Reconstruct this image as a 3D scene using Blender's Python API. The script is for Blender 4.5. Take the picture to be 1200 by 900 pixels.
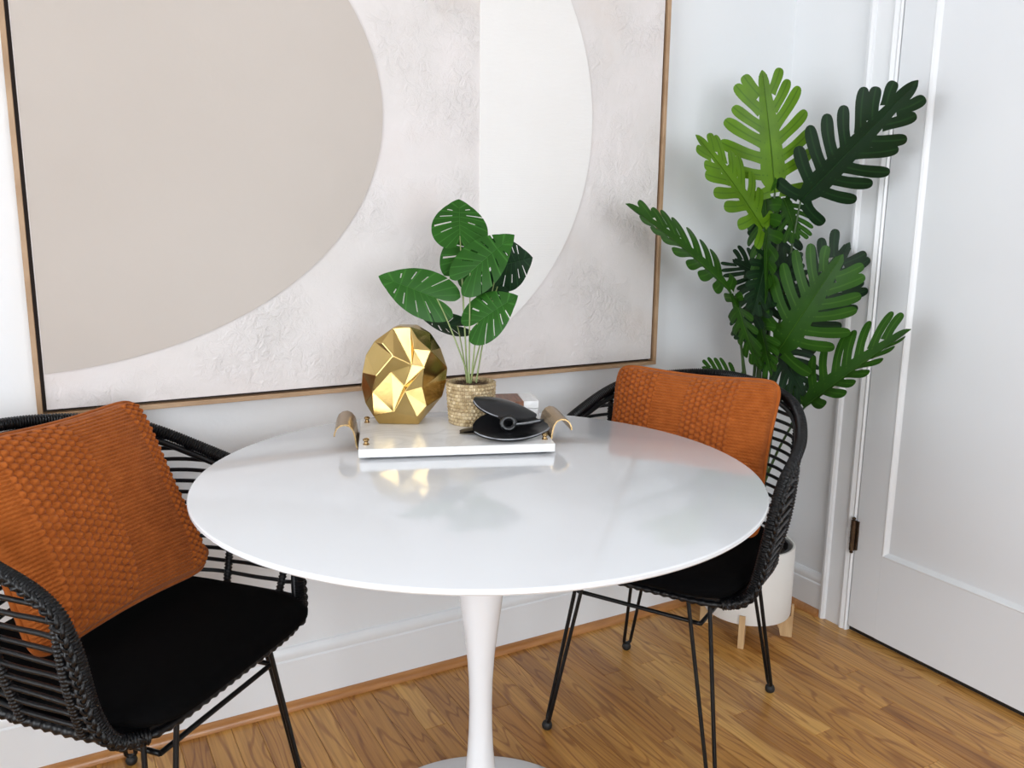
import bpy, math, random
import numpy as np
from mathutils import Vector, Matrix

for o in list(bpy.data.objects):
    bpy.data.objects.remove(o, do_unlink=True)
scene = bpy.context.scene
COL = scene.collection
random.seed(4)
PI = math.pi

# ------------------------------------------------------------------ camera
FPX = 983.96
CAM = Vector((-0.6545, -1.2734, 1.1717))
CR = Vector((0.873154, -0.487322, 0.010921))
CU = Vector((0.082189, 0.169271, 0.982137))
CF = Vector((0.480466, 0.856659, -0.187852))
cam_d = bpy.data.cameras.new('camera')
cam_d.sensor_width = 36.0
cam_d.lens = FPX / 1200.0 * 36.0
cam_d.clip_start = 0.02
cam = bpy.data.objects.new('camera', cam_d)
M4 = Matrix((CR, CU, -CF)).transposed().to_4x4()
M4.translation = CAM
cam.matrix_world = M4
COL.objects.link(cam)
scene.camera = cam

# ------------------------------------------------------------------ world, light, exposure
world = bpy.data.worlds.new('daylight')
scene.world = world
world.use_nodes = True
wb = world.node_tree.nodes['Background']
wb.inputs[0].default_value = (0.90, 0.95, 1.0, 1)
wb.inputs[1].default_value = 8.2
scene.view_settings.view_transform = 'Standard'
scene.view_settings.look = 'None'
scene.view_settings.gamma = 1.0
scene.view_settings.use_curve_mapping = False
scene.view_settings.exposure = 0.0

# room dimensions
XL, XR, YF, YB, ZC = -2.6, 1.36, -3.4, 0.63, 2.5
WIN_L = (-1.9, 0.1, 0.50, 2.25)      # y0 y1 z0 z1, in the left wall
WIN_F = (-2.0, 0.6, 0.50, 2.2)       # x0 x1 z0 z1, in the wall behind the camera


def portal(name, loc, rot, sx, sy):
    d = bpy.data.lights.new(name, 'AREA')
    d.shape = 'RECTANGLE'
    d.size, d.size_y = sx, sy
    d.cycles.is_portal = True
    o = bpy.data.objects.new(name, d)
    o.location = loc
    o.rotation_euler = rot
    COL.objects.link(o)


portal('window_portal_left', (XL - 0.07, (WIN_L[0] + WIN_L[1]) / 2, (WIN_L[2] + WIN_L[3]) / 2),
       (0, -PI / 2, 0), WIN_L[3] - WIN_L[2], WIN_L[1] - WIN_L[0])
portal('window_portal_front', ((WIN_F[0] + WIN_F[1]) / 2, YF - 0.07, (WIN_F[2] + WIN_F[3]) / 2),
       (PI / 2, 0, 0), WIN_F[1] - WIN_F[0], WIN_F[3] - WIN_F[2])


# ------------------------------------------------------------------ materials
def newmat(name):
    m = bpy.data.materials.new(name)
    m.use_nodes = True
    nt = m.node_tree
    b = nt.nodes['Principled BSDF']
    return m, nt, b


def N(nt, kind, **kw):
    n = nt.nodes.new(kind)
    for k, v in kw.items():
        if k.startswith('i_'):
            n.inputs[k[2:].replace('_', ' ')].default_value = v
        else:
            setattr(n, k, v)
    return n


def ramp(nt, fac, stops):
    r = nt.nodes.new('ShaderNodeValToRGB')
    els = r.color_ramp.elements
    while len(els) < len(stops):
        els.new(0.5)
    for e, (p, c) in zip(els, stops):
        e.position = p
        e.color = (c[0], c[1], c[2], 1)
    nt.links.new(fac, r.inputs[0])
    return r.outputs[0]


def mat(name, c1, c2=None, nscale=8.0, rough=0.5, metal=0.0, bump=0.0, bscale=60.0, stretch=(1, 1, 1),
        coat=0.0, detail=4.0, sheen=0.0, bdist=0.01, coord='Object', spec=0.5):
    m, nt, b = newmat(name)
    L = nt.links
    b.inputs['Roughness'].default_value = rough
    b.inputs['Metallic'].default_value = metal
    b.inputs['Coat Weight'].default_value = coat
    b.inputs['Coat Roughness'].default_value = 0.08
    b.inputs['Sheen Weight'].default_value = sheen
    b.inputs['Specular IOR Level'].default_value = spec
    tc = N(nt, 'ShaderNodeTexCoord')
    mp = N(nt, 'ShaderNodeMapping')
    mp.inputs['Scale'].default_value = stretch
    L.new(tc.outputs[coord], mp.inputs[0])
    nz = N(nt, 'ShaderNodeTexNoise', i_Scale=nscale, i_Detail=detail)
    L.new(mp.outputs[0], nz.inputs['Vector'])
    c2 = c2 or tuple(v * 0.93 for v in c1)
    L.new(ramp(nt, nz.outputs['Fac'], [(0.32, c2), (0.68, c1)]), b.inputs['Base Color'])
    if bump:
        bz = N(nt, 'ShaderNodeTexNoise', i_Scale=bscale, i_Detail=3.0)
        L.new(mp.outputs[0], bz.inputs['Vector'])
        bp = N(nt, 'ShaderNodeBump', i_Strength=bump, i_Distance=bdist)
        L.new(bz.outputs['Fac'], bp.inputs['Height'])
        L.new(bp.outputs[0], b.inputs['Normal'])
    return m


M = {}
M['wall'] = mat('wall_paint', (0.80, 0.815, 0.83), (0.785, 0.80, 0.815), 3, 0.55, bump=0.06, bscale=90, bdist=0.004)
M['trim'] = mat('trim_paint', (0.82, 0.835, 0.85), (0.805, 0.82, 0.835), 3, 0.30, bump=0.02, bscale=40, bdist=0.003)
M['door'] = mat('door_paint', (0.78, 0.80, 0.825), (0.765, 0.785, 0.81), 2, 0.33, bump=0.03, bscale=30, bdist=0.004)
M['ceil'] = mat('ceiling_paint', (0.82, 0.82, 0.82), (0.80, 0.80, 0.80), 3, 0.7)
M['table'] = mat('white_lacquer', (0.73, 0.745, 0.77), (0.715, 0.73, 0.755), 5, 0.10, coat=0.3)
M['iron'] = mat('black_iron', (0.005, 0.005, 0.0055), (0.003, 0.003, 0.0035), 20, 0.36, spec=0.3)
M['cane'] = mat('black_rattan', (0.005, 0.005, 0.006), (0.0025, 0.0025, 0.003), 40, 0.36, bump=0.25, bscale=160, bdist=0.002, spec=0.32)
M['seat'] = mat('black_fabric', (0.0016, 0.0016, 0.0019), (0.001, 0.001, 0.0012), 60, 0.95, bump=0.15, bscale=500, bdist=0.001, spec=0.08)
M['foot'] = mat('black_rubber', (0.008, 0.008, 0.008), None, 30, 0.6)
M['brass'] = mat('brushed_brass', (0.40, 0.27, 0.13), (0.30, 0.20, 0.09), 30, 0.26, metal=1.0, stretch=(1, 12, 1))
M['gold'] = mat('gold_leaf', (0.60, 0.43, 0.175), (0.48, 0.33, 0.115), 12, 0.20, metal=1.0, bump=0.04, bscale=60, bdist=0.003)
M['black_gloss'] = mat('black_glazed', (0.005, 0.005, 0.006), (0.009, 0.009, 0.010), 14, 0.30, bump=0.05, bscale=40, bdist=0.003)
M['grey_edge'] = mat('pale_grey_edge', (0.30, 0.31, 0.33), (0.12, 0.12, 0.13), 60, 0.35)  # paler grey for the thin lines along petal and spike edges
M['coaster_wood'] = mat('acacia_wood', (0.26, 0.105, 0.048), (0.12, 0.042, 0.02), 22, 0.45, stretch=(9, 1, 4), bump=0.05)
M['frame_wood'] = mat('oak_frame', (0.47, 0.31, 0.185), (0.35, 0.215, 0.115), 12, 0.5, stretch=(1, 1, 1))
M['gap'] = mat('dark_frame_gap', (0.030, 0.016, 0.011), None, 10, 0.7)
M['shoe'] = mat('oak_shoe_moulding', (0.50, 0.225, 0.070), (0.36, 0.15, 0.045), 10, 0.35, stretch=(1, 6, 6), coat=0.2)
M['hinge'] = mat('aged_bronze', (0.10, 0.062, 0.035), (0.05, 0.03, 0.018), 40, 0.4, metal=0.8)
M['planter'] = mat('white_ceramic', (0.78, 0.76, 0.72), (0.75, 0.73, 0.69), 6, 0.5)
M['planter_wood'] = mat('pale_wood', (0.62, 0.42, 0.22), (0.50, 0.31, 0.15), 14, 0.5, stretch=(6, 6, 1))
M['pot_black'] = mat('black_plastic', (0.012, 0.012, 0.012), None, 20, 0.45)
M['soil'] = mat('dark_soil', (0.06, 0.04, 0.025), (0.02, 0.014, 0.01), 70, 0.95, bump=0.8, bscale=120)
M['basket'] = mat('woven_seagrass', (0.62, 0.50, 0.33), (0.40, 0.29, 0.16), 55, 0.7, bump=0.3, bscale=200, bdist=0.002)
def basket_mat():
    m, nt, b = newmat('woven_seagrass')
    uv = N(nt, 'ShaderNodeUVMap', uv_map='UVMap')
    mp = N(nt, 'ShaderNodeMapping')
    mp.inputs['Scale'].default_value = (36, 12, 1)
    mp.inputs['Rotation'].default_value = (0, 0, 0)
    nt.links.new(uv.outputs[0], mp.inputs[0])
    br = N(nt, 'ShaderNodeTexBrick', i_Scale=1.0)
    br.inputs['Brick Width'].default_value = 1.0
    br.inputs['Row Height'].default_value = 1.0
    br.inputs['Mortar Size'].default_value = 0.14
    br.inputs['Mortar Smooth'].default_value = 0.8
    br.inputs['Color1'].default_value = (0.66, 0.55, 0.37, 1)
    br.inputs['Color2'].default_value = (0.44, 0.33, 0.17, 1)
    br.inputs['Mortar'].default_value = (0.36, 0.27, 0.15, 1)
    nt.links.new(mp.outputs[0], br.inputs['Vector'])
    nz = N(nt, 'ShaderNodeTexNoise', i_Scale=0.55, i_Detail=3.0)
    nt.links.new(mp.outputs[0], nz.inputs['Vector'])
    mx = N(nt, 'ShaderNodeMix', data_type='RGBA', blend_type='MULTIPLY')
    mx.inputs[0].default_value = 0.9
    nt.links.new(br.outputs['Color'], mx.inputs[6])
    nt.links.new(ramp(nt, nz.outputs['Fac'], [(0.35, (0.62, 0.55, 0.46)), (0.6, (1.05, 1.03, 1.0))]), mx.inputs[7])
    nt.links.new(mx.outputs[2], b.inputs['Base Color'])
    b.inputs['Roughness'].default_value = 0.7
    return m


M['basket'] = basket_mat()
M['moss'] = mat('dried_moss', (0.15, 0.095, 0.05), (0.05, 0.03, 0.017), 90, 0.95, bump=0.6, bscale=160)
M['knit'] = mat('rust_knit', (0.40, 0.108, 0.020), (0.32, 0.080, 0.013), 50, 0.9, bump=0.45, bscale=420, bdist=0.002, sheen=0.08, spec=0.12)
M['winframe'] = mat('window_paint', (0.8, 0.8, 0.8), None, 3, 0.4)


def marble(name):
    m, nt, b = newmat(name)
    L = nt.links
    tc = N(nt, 'ShaderNodeTexCoord')
    n1 = N(nt, 'ShaderNodeTexNoise', i_Scale=7.0, i_Detail=8.0, i_Distortion=1.6)
    L.new(tc.outputs['Object'], n1.inputs['Vector'])
    c = ramp(nt, n1.outputs['Fac'], [(0.0, (0.78, 0.78, 0.77)), (0.44, (0.80, 0.80, 0.80)), (0.50, (0.71, 0.71, 0.71)), (0.56, (0.80, 0.80, 0.80)), (1.0, (0.76, 0.76, 0.76))])
    L.new(c, b.inputs['Base Color'])
    b.inputs['Roughness'].default_value = 0.22
    return m


M['marble'] = marble('white_marble')


def oak_planks():
    m, nt, b = newmat('oak_floorboard')
    L = nt.links
    tc = N(nt, 'ShaderNodeTexCoord')
    oi = N(nt, 'ShaderNodeObjectInfo')
    mul = N(nt, 'ShaderNodeMath', operation='MULTIPLY')
    mul.inputs[1].default_value = 37.0
    L.new(oi.outputs['Random'], mul.inputs[0])
    comb = N(nt, 'ShaderNodeCombineXYZ')
    for i in range(3):
        L.new(mul.outputs[0], comb.inputs[i])
    add = N(nt, 'ShaderNodeVectorMath', operation='ADD')
    L.new(tc.outputs['Object'], add.inputs[0])
    L.new(comb.outputs[0], add.inputs[1])
    mp = N(nt, 'ShaderNodeMapping')
    mp.inputs['Scale'].default_value = (9.0, 1.1, 1.0)
    L.new(add.outputs[0], mp.inputs[0])
    n1 = N(nt, 'ShaderNodeTexNoise', i_Scale=1.15, i_Detail=2.0, i_Distortion=0.35)
    L.new(mp.outputs[0], n1.inputs['Vector'])
    k = N(nt, 'ShaderNodeMath', operation='MULTIPLY')
    k.inputs[1].default_value = 95.0
    L.new(n1.outputs['Fac'], k.inputs[0])
    s = N(nt, 'ShaderNodeMath', operation='SINE')
    L.new(k.outputs[0], s.inputs[0])
    mp2 = N(nt, 'ShaderNodeMapping')
    mp2.inputs['Scale'].default_value = (160.0, 5.0, 1.0)
    L.new(add.outputs[0], mp2.inputs[0])
    n2 = N(nt, 'ShaderNodeTexNoise', i_Scale=1.0, i_Detail=3.0)
    L.new(mp2.outputs[0], n2.inputs['Vector'])
    mp3 = N(nt, 'ShaderNodeMapping')
    mp3.inputs['Scale'].default_value = (12.0, 1.6, 1.0)
    L.new(add.outputs[0], mp3.inputs[0])
    n3 = N(nt, 'ShaderNodeTexNoise', i_Scale=1.0, i_Detail=2.0)
    L.new(mp3.outputs[0], n3.inputs['Vector'])
    grain = ramp(nt, s.outputs[0], [(0.0, (1, 1, 1)), (0.5, (1, 1, 1)), (1.0, (0.58, 0.44, 0.30))])
    fine = ramp(nt, n2.outputs['Fac'], [(0.34, (0.66, 0.58, 0.50)), (0.58, (1, 1, 1))])
    blot = ramp(nt, n3.outputs['Fac'], [(0.30, (0.68, 0.60, 0.52)), (0.62, (1.05, 1.04, 1.0))])
    base = ramp(nt, oi.outputs['Random'], [(0.0, (0.49, 0.225, 0.048)), (0.25, (0.64, 0.335, 0.088)), (0.55, (0.55, 0.270, 0.062)), (0.8, (0.70, 0.395, 0.115)), (1.0, (0.45, 0.195, 0.040))])
    cur = base
    for t, f in ((grain, 0.8), (fine, 0.75), (blot, 0.85)):
        mx = N(nt, 'ShaderNodeMix', data_type='RGBA', blend_type='MULTIPLY')
        mx.inputs[0].default_value = f
        L.new(cur, mx.inputs[6])
        L.new(t, mx.inputs[7])
        cur = mx.outputs[2]
    L.new(cur, b.inputs['Base Color'])
    b.inputs['Roughness'].default_value = 0.34
    b.inputs['Coat Weight'].default_value = 0.15
    b.inputs['Coat Roughness'].default_value = 0.2
    bp = N(nt, 'ShaderNodeBump', i_Strength=0.08, i_Distance=0.003)
    L.new(n2.outputs['Fac'], bp.inputs['Height'])
    L.new(bp.outputs[0], b.inputs['Normal'])
    return m


M['oak'] = oak_planks()


def plaster(name, cols, s1, bump, comb=False):
    m, nt, b = newmat(name)
    L = nt.links
    tc = N(nt, 'ShaderNodeTexCoord')
    n1 = N(nt, 'ShaderNodeTexNoise', i_Scale=s1, i_Detail=5.0)
    L.new(tc.outputs['Object'], n1.inputs['Vector'])
    L.new(ramp(nt, n1.outputs['Fac'], cols), b.inputs['Base Color'])
    b.inputs['Roughness'].default_value = 0.8
    b.inputs['Specular IOR Level'].default_value = 0.2
    if comb:
        w = N(nt, 'ShaderNodeTexWave', wave_type='RINGS', i_Scale=60.0, i_Distortion=3.0, i_Detail=2.0)
        w.inputs['Detail Scale'].default_value = 1.2
        L.new(tc.outputs['Object'], w.inputs['Vector'])
        h = w.outputs['Fac']
    else:
        n2 = N(nt, 'ShaderNodeTexNoise', i_Scale=42.0, i_Detail=6.0, i_Roughness=0.62, i_Distortion=1.3)
        L.new(tc.outputs['Object'], n2.inputs['Vector'])
        n3 = N(nt, 'ShaderNodeTexNoise', i_Scale=7.0, i_Detail=2.0)
        L.new(tc.outputs['Object'], n3.inputs['Vector'])
        r3 = ramp(nt, n3.outputs['Fac'], [(0.42, (0.12, 0.12, 0.12)), (0.66, (1, 1, 1))])
        mu = N(nt, 'ShaderNodeMath', operation='MULTIPLY')
        L.new(n2.outputs['Fac'], mu.inputs[0])
        L.new(r3, mu.inputs[1])
        h = mu.outputs[0]
    bp = N(nt, 'ShaderNodeBump', i_Strength=bump, i_Distance=0.012)
    L.new(h, bp.inputs['Height'])
    L.new(bp.outputs[0], b.inputs['Normal'])
    return m


M['canvas'] = plaster('textured_plaster', [(0.25, (0.68, 0.60, 0.55)), (0.42, (0.70, 0.66, 0.64)), (0.56, (0.74, 0.695, 0.68)), (0.75, (0.72, 0.65, 0.62))], 3.2, 0.7)
M['taupe'] = plaster('taupe_paint', [(0.3, (0.515, 0.460, 0.415)), (0.7, (0.55, 0.495, 0.45))], 2.0, 0.05)
M['cream'] = plaster('combed_cream_paint', [(0.3, (0.79, 0.765, 0.74)), (0.7, (0.82, 0.80, 0.78))], 3.0, 0.07, comb=True)


def leaf_mat(name, c, vein, vfreq, trans=0.25, rough=0.38):
    m, nt, b = newmat(name)
    L = nt.links
    uv = N(nt, 'ShaderNodeUVMap', uv_map='UVMap')
    sep = N(nt, 'ShaderNodeSeparateXYZ')
    L.new(uv.outputs[0], sep.inputs[0])
    # distance to a vein is stored along V of the leaf's own map
    mu = N(nt, 'ShaderNodeMath', operation='MULTIPLY')
    mu.inputs[1].default_value = vfreq
    L.new(sep.outputs[1], mu.inputs[0])
    fr = N(nt, 'ShaderNodeMath', operation='FRACT')
    L.new(mu.outputs[0], fr.inputs[0])
    sb = N(nt, 'ShaderNodeMath', operation='SUBTRACT')
    sb.inputs[1].default_value = 0.5
    L.new(fr.outputs[0], sb.inputs[0])
    ab = N(nt, 'ShaderNodeMath', operation='ABSOLUTE')
    L.new(sb.outputs[0], ab.inputs[0])
    v = ramp(nt, ab.outputs[0], [(0.0, (1, 1, 1)), (0.10, (0, 0, 0))])
    tc = N(nt, 'ShaderNodeTexCoord')
    nz = N(nt, 'ShaderNodeTexNoise', i_Scale=14.0, i_Detail=3.0)
    L.new(tc.outputs['Object'], nz.inputs['Vector'])
    base = ramp(nt, nz.outputs['Fac'], [(0.3, tuple(x * 0.72 for x in c)), (0.7, c)])
    mx = N(nt, 'ShaderNodeMix', data_type='RGBA')
    L.new(v, mx.inputs[0])
    L.new(base, mx.inputs[6])
    mx.inputs[7].default_value = (*vein, 1)
    L.new(mx.outputs[2], b.inputs['Base Color'])
    b.inputs['Roughness'].default_value = rough
    b.inputs['Specular IOR Level'].default_value = 0.20
    tr = N(nt, 'ShaderNodeBsdfTranslucent')
    L.new(mx.outputs[2], tr.inputs[0])
    ms = N(nt, 'ShaderNodeMixShader')
    ms.inputs[0].default_value = trans
    L.new(b.outputs[0], ms.inputs[1])
    L.new(tr.outputs[0], ms.inputs[2])
    L.new(ms.outputs[0], nt.nodes['Material Output'].inputs[0])
    return m


M['phil_young_lit'] = leaf_mat('lit_young_leaf_green', (0.115, 0.245, 0.010), (0.055, 0.135, 0.006), 1.0, trans=0.2)  # yellow-green of new leaves, with bright lighting mixed into the colour
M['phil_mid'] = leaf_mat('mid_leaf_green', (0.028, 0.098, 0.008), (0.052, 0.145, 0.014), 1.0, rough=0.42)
M['phil_dark_shaded'] = leaf_mat('shaded_dark_leaf_green', (0.007, 0.027, 0.008), (0.015, 0.05, 0.013), 1.0, trans=0.12, rough=0.45)  # deeper leaf green, with shade mixed into the colour
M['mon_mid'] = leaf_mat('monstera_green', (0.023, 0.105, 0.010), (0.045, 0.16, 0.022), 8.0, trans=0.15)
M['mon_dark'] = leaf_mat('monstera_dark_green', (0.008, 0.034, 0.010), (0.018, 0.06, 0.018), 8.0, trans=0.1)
M['stem'] = mat('green_stem', (0.040, 0.085, 0.018), (0.022, 0.048, 0.010), 20, 0.45)
M['stem_pale'] = mat('pale_green_stem', (0.26, 0.32, 0.12), (0.17, 0.22, 0.07), 20, 0.45)


def glass_mat():
    m, nt, b = newmat('window_glass')
    nt.nodes.remove(b)
    t = N(nt, 'ShaderNodeBsdfTransparent')
    g = N(nt, 'ShaderNodeBsdfGlossy', i_Roughness=0.02)
    fz = N(nt, 'ShaderNodeFresnel', i_IOR=1.45)
    ms = N(nt, 'ShaderNodeMixShader')
    nt.links.new(fz.outputs[0], ms.inputs[0])
    nt.links.new(t.outputs[0], ms.inputs[1])
    nt.links.new(g.outputs[0], ms.inputs[2])
    nt.links.new(ms.outputs[0], nt.nodes['Material Output'].inputs[0])
    return m


M['glass'] = glass_mat()


# ------------------------------------------------------------------ mesh helpers
class MB:
    """collects vertices and faces of one mesh"""

    def __init__(self):
        self.v, self.f, self.uv = [], [], []

    def add(self, vs, fs, uvs=None):
        o = len(self.v)
        self.v += [tuple(p) for p in vs]
        self.f += [tuple(i + o for i in f) for f in fs]
        self.uv += list(uvs) if uvs is not None else [(0, 0)] * len(vs)
        return self

    def box(self, a, b, xf=None):
        (x0, y0, z0), (x1, y1, z1) = a, b
        vs = [Vector(p) for p in ((x0, y0, z0), (x1, y0, z0), (x1, y1, z0), (x0, y1, z0), (x0, y0, z1), (x1, y0, z1), (x1, y1, z1), (x0, y1, z1))]
        if xf:
            vs = [xf @ p for p in vs]
        return self.add(vs, [(0, 3, 2, 1), (4, 5, 6, 7), (0, 1, 5, 4), (1, 2, 6, 5), (2, 3, 7, 6), (3, 0, 4, 7)])

    def grid(self, P, closed_u=False, uv=True):
        """P[i][j] points"""
        n, k = len(P), len(P[0])
        vs = [p for row in P for p in row]
        fs = []
        for i in range(n if closed_u else n - 1):
            i2 = (i + 1) % n
            for j in range(k - 1):
                fs.append((i * k + j, i2 * k + j, i2 * k + j + 1, i * k + j + 1))
        uvs = [(i / max(1, n - 1), j / max(1, k - 1)) for i in range(n) for j in range(k)]
        return self.add(vs, fs, uvs)

    def tube(self, pts, r, sides=8, closed=False, cap=True):
        """r: number or list of radii"""
        pts = [Vector(p) for p in pts]
        n = len(pts)
        rad = r if isinstance(r, (list, tuple)) else [r] * n
        T = []
        for i in range(n):
            if closed:
                t = pts[(i + 1) % n] - pts[i - 1]
            else:
                t = pts[min(i + 1, n - 1)] - pts[max(i - 1, 0)]
            T.append(t.normalized() if t.length > 1e-9 else Vector((0, 0, 1)))
        up = Vector((0, 0, 1)) if abs(T[0].z) < 0.9 else Vector((1, 0, 0))
        nrm = (up - T[0] * up.dot(T[0])).normalized()
        rings = []
        for i in range(n):
            nrm = (nrm - T[i] * nrm.dot(T[i]))
            nrm = nrm.normalized() if nrm.length > 1e-6 else T[i].orthogonal().normalized()
            bn = T[i].cross(nrm)
            rings.append([pts[i] + (nrm * math.cos(a) + bn * math.sin(a)) * rad[i] for a in [2 * PI * k / sides for k in range(sides)]])
        vs = [p for rg in rings for p in rg]
        fs = []
        for i in range(n if closed else n - 1):
            i2 = (i + 1) % n
            for k in range(sides):
                k2 = (k + 1) % sides
                fs.append((i * sides + k, i * sides + k2, i2 * sides + k2, i2 * sides + k))
        if cap and not closed:
            fs.append(tuple(range(sides))[::-1])
            fs.append(tuple((n - 1) * sides + k for k in range(sides)))
        return self.add(vs, fs)

    def lathe(self, prof, sides=64, center=(0, 0, 0), cap=True):
        cx, cy, cz = center
        vs, fs = [], []
        for (r, z) in prof:
            for k in range(sides):
                a = 2 * PI * k / sides
                vs.append((cx + r * math.cos(a), cy + r * math.sin(a), cz + z))
        n = len(prof)
        for i in range(n - 1):
            for k in range(sides):
                k2 = (k + 1) % sides
                fs.append((i * sides + k, i * sides + k2, (i + 1) * sides + k2, (i + 1) * sides + k))
        if cap:
            if prof[0][0] > 1e-6:
                fs.append(tuple(range(sides))[::-1])
            if prof[-1][0] > 1e-6:
                fs.append(tuple((n - 1) * sides + k for k in range(sides)))
        return self.add(vs, fs)

    def prism(self, poly, axis_vec, xf=None):
        """extrude a planar polygon (list of 3D points) along axis_vec"""
        n = len(poly)
        a = Vector(axis_vec)
        vs = [Vector(p) for p in poly] + [Vector(p) + a for p in poly]
        if xf:
            vs = [xf @ p for p in vs]
        fs = [tuple(range(n))[::-1], tuple(range(n, 2 * n))]
        for i in range(n):
            j = (i + 1) % n
            fs.append((i, j, n + j, n + i))
        return self.add(vs, fs)

    def mesh(self, name, smooth=None):
        me = bpy.data.meshes.new(name)
        me.from_pydata(self.v, [], self.f)
        if smooth is not None:
            me.polygons.foreach_set('use_smooth', [True] * len(me.polygons))
        uvl = me.uv_layers.new(name='UVMap')
        vi = np.zeros(len(me.loops), dtype=np.int32)
        me.loops.foreach_get('vertex_index', vi)
        uvl.data.foreach_set('uv', np.array(self.uv, dtype=np.float32)[vi].ravel())
        me.validate()
        me.update()
        if smooth is not None and smooth < 179:
            me.set_sharp_from_angle(angle=math.radians(smooth))
        return me

    def build(self, name, m, parent=None, smooth=40, bevel=0.0, seg=2, solid=0.0):
        me = self.mesh(name, smooth)
        me.materials.append(m)
        o = bpy.data.objects.new(name, me)
        COL.objects.link(o)
        if parent is not None:
            o.parent = parent
        if solid:
            s = o.modifiers.new('thickness', 'SOLIDIFY')
            s.thickness = solid
            s.offset = 0
        if bevel:
            b = o.modifiers.new('bevel', 'BEVEL')
            b.width = bevel
            b.segments = seg
            b.limit_method = 'ANGLE'
            b.angle_limit = math.radians(35)
        return o


def empty(name, loc, rz=0.0, scale=1.0):
    o = bpy.data.objects.new(name, None)
    o.empty_display_size = 0.05
    o.location = loc
    o.rotation_euler = (0, 0, rz)
    COL.objects.link(o)
    return o


def tag(o, label=None, cat=None, group=None, kind=None):
    if label:
        o['label'] = label
    if cat:
        o['category'] = cat
    if group:
        o['group'] = group
    if kind:
        o['kind'] = kind
    return o


def catmull(p, n=8):
    p = [Vector(q) for q in p]
    p = [2 * p[0] - p[1]] + p + [2 * p[-1] - p[-2]]
    out = []
    for i in range(1, len(p) - 2):
        a, b, c, d = p[i - 1:i + 3]
        for k in range(n):
            t = k / n
            out.append(0.5 * (2 * b + (c - a) * t + (2 * a - 5 * b + 4 * c - d) * t * t + (-a + 3 * b - 3 * c + d) * t ** 3))
    out.append(p[-2])
    return out


def resample(pts, step):
    out = [pts[0]]
    acc = 0.0
    for a, b in zip(pts[:-1], pts[1:]):
        seg = (b - a).length
        while acc + seg >= step:
            t = (step - acc) / seg
            a = a.lerp(b, t)
            out.append(a)
            seg = (b - a).length
            acc = 0.0
        acc += seg
    out.append(pts[-1])
    return out


def at(u, v, d):
    """world point seen at photo position (u, v) at distance d along the view axis"""
    return CAM + (CF * FPX + CR * (u - 600) - CU * (v - 450)) * (d / FPX)


# ------------------------------------------------------------------ room shell
def wall_with_hole(axis, pos, thick, a0, a1, z0, z1, hole):
    mb = MB()
    h0, h1, hz0, hz1 = hole
    spans = [(a0, h0, z0, z1), (h1, a1, z0, z1), (h0, h1, z0, hz0), (h0, h1, hz1, z1)]
    for s0, s1, q0, q1 in spans:
        if axis == 'x':
            mb.box((pos - thick, s0, q0), (pos, s1, q1))
        else:
            mb.box((s0, pos - thick, q0), (s1, pos, q1))
    return mb


tag(MB().box((XL - 0.15, YB, -0.1), (XR + 0.15, YB + 0.15, ZC + 0.1)).build('wall_back', M['wall']), 'white painted wall behind the big abstract painting', 'wall', kind='structure')
tag(MB().box((XR, YF - 0.15, -0.1), (XR + 0.15, YB, ZC + 0.1)).build('wall_right', M['wall']), 'white painted wall holding the panelled door', 'wall', kind='structure')
tag(wall_with_hole('x', XL, 0.15, YF - 0.15, YB, -0.1, ZC + 0.1, WIN_L).build('wall_left', M['wall']), 'white wall with the wide side window', 'wall', kind='structure')
tag(wall_with_hole('y', YF, 0.15, XL, XR, -0.1, ZC + 0.1, WIN_F).build('wall_front', M['wall']), 'white wall with a window facing the painting', 'wall', kind='structure')
tag(MB().box((XL, YF, ZC), (XR, YB, ZC + 0.1)).build('ceiling', M['ceil']), 'plain white ceiling', 'ceiling', kind='structure')


def window(n, axis, pos, hole, label):
    a0, a1, z0, z1 = hole

    def bx(mb, s0, s1, q0, q1, d0, d1):
        if axis == 'x':
            mb.box((pos - d1, s0, q0), (pos - d0, s1, q1))
        else:
            mb.box((s0, pos - d1, q0), (s1, pos - d0, q1))
        return mb
    root = empty('window_%d' % n, (0, 0, 0))
    tag(root, label, 'window', kind='structure')
    w = 0.05
    mb = MB()
    for s in ((a0, a0 + w, z0, z1), (a1 - w, a1, z0, z1), (a0 + w, a1 - w, z0, z0 + w), (a0 + w, a1 - w, z1 - w, z1)):
        bx(mb, *s, 0.06, 0.11)
    mid = (a0 + a1) / 2
    bx(mb, mid - 0.025, mid + 0.025, z0 + w, z1 - w, 0.06, 0.11)
    mb.build('window_frame', M['winframe'], root)
    for s0, s1 in ((a0 + w, mid - 0.025), (mid + 0.025, a1 - w)):
        bx(MB(), s0, s1, z0 + w, z1 - w, 0.083, 0.087).build('pane', M['glass'], root)


window(1, 'x', XL, WIN_L, 'wide white framed window in the side wall')
window(2, 'y', YF, WIN_F, 'white framed window facing the painting')

# floor: subfloor with oak planks running along y
floor = MB().box((XL, YF, -0.06), (XR, YB, -0.012)).build('floor', M['gap'])
tag(floor, 'honey oak strip floor laid toward the white wall', 'floor', kind='structure')
PW = 0.057
plank_cache = {}


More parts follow.
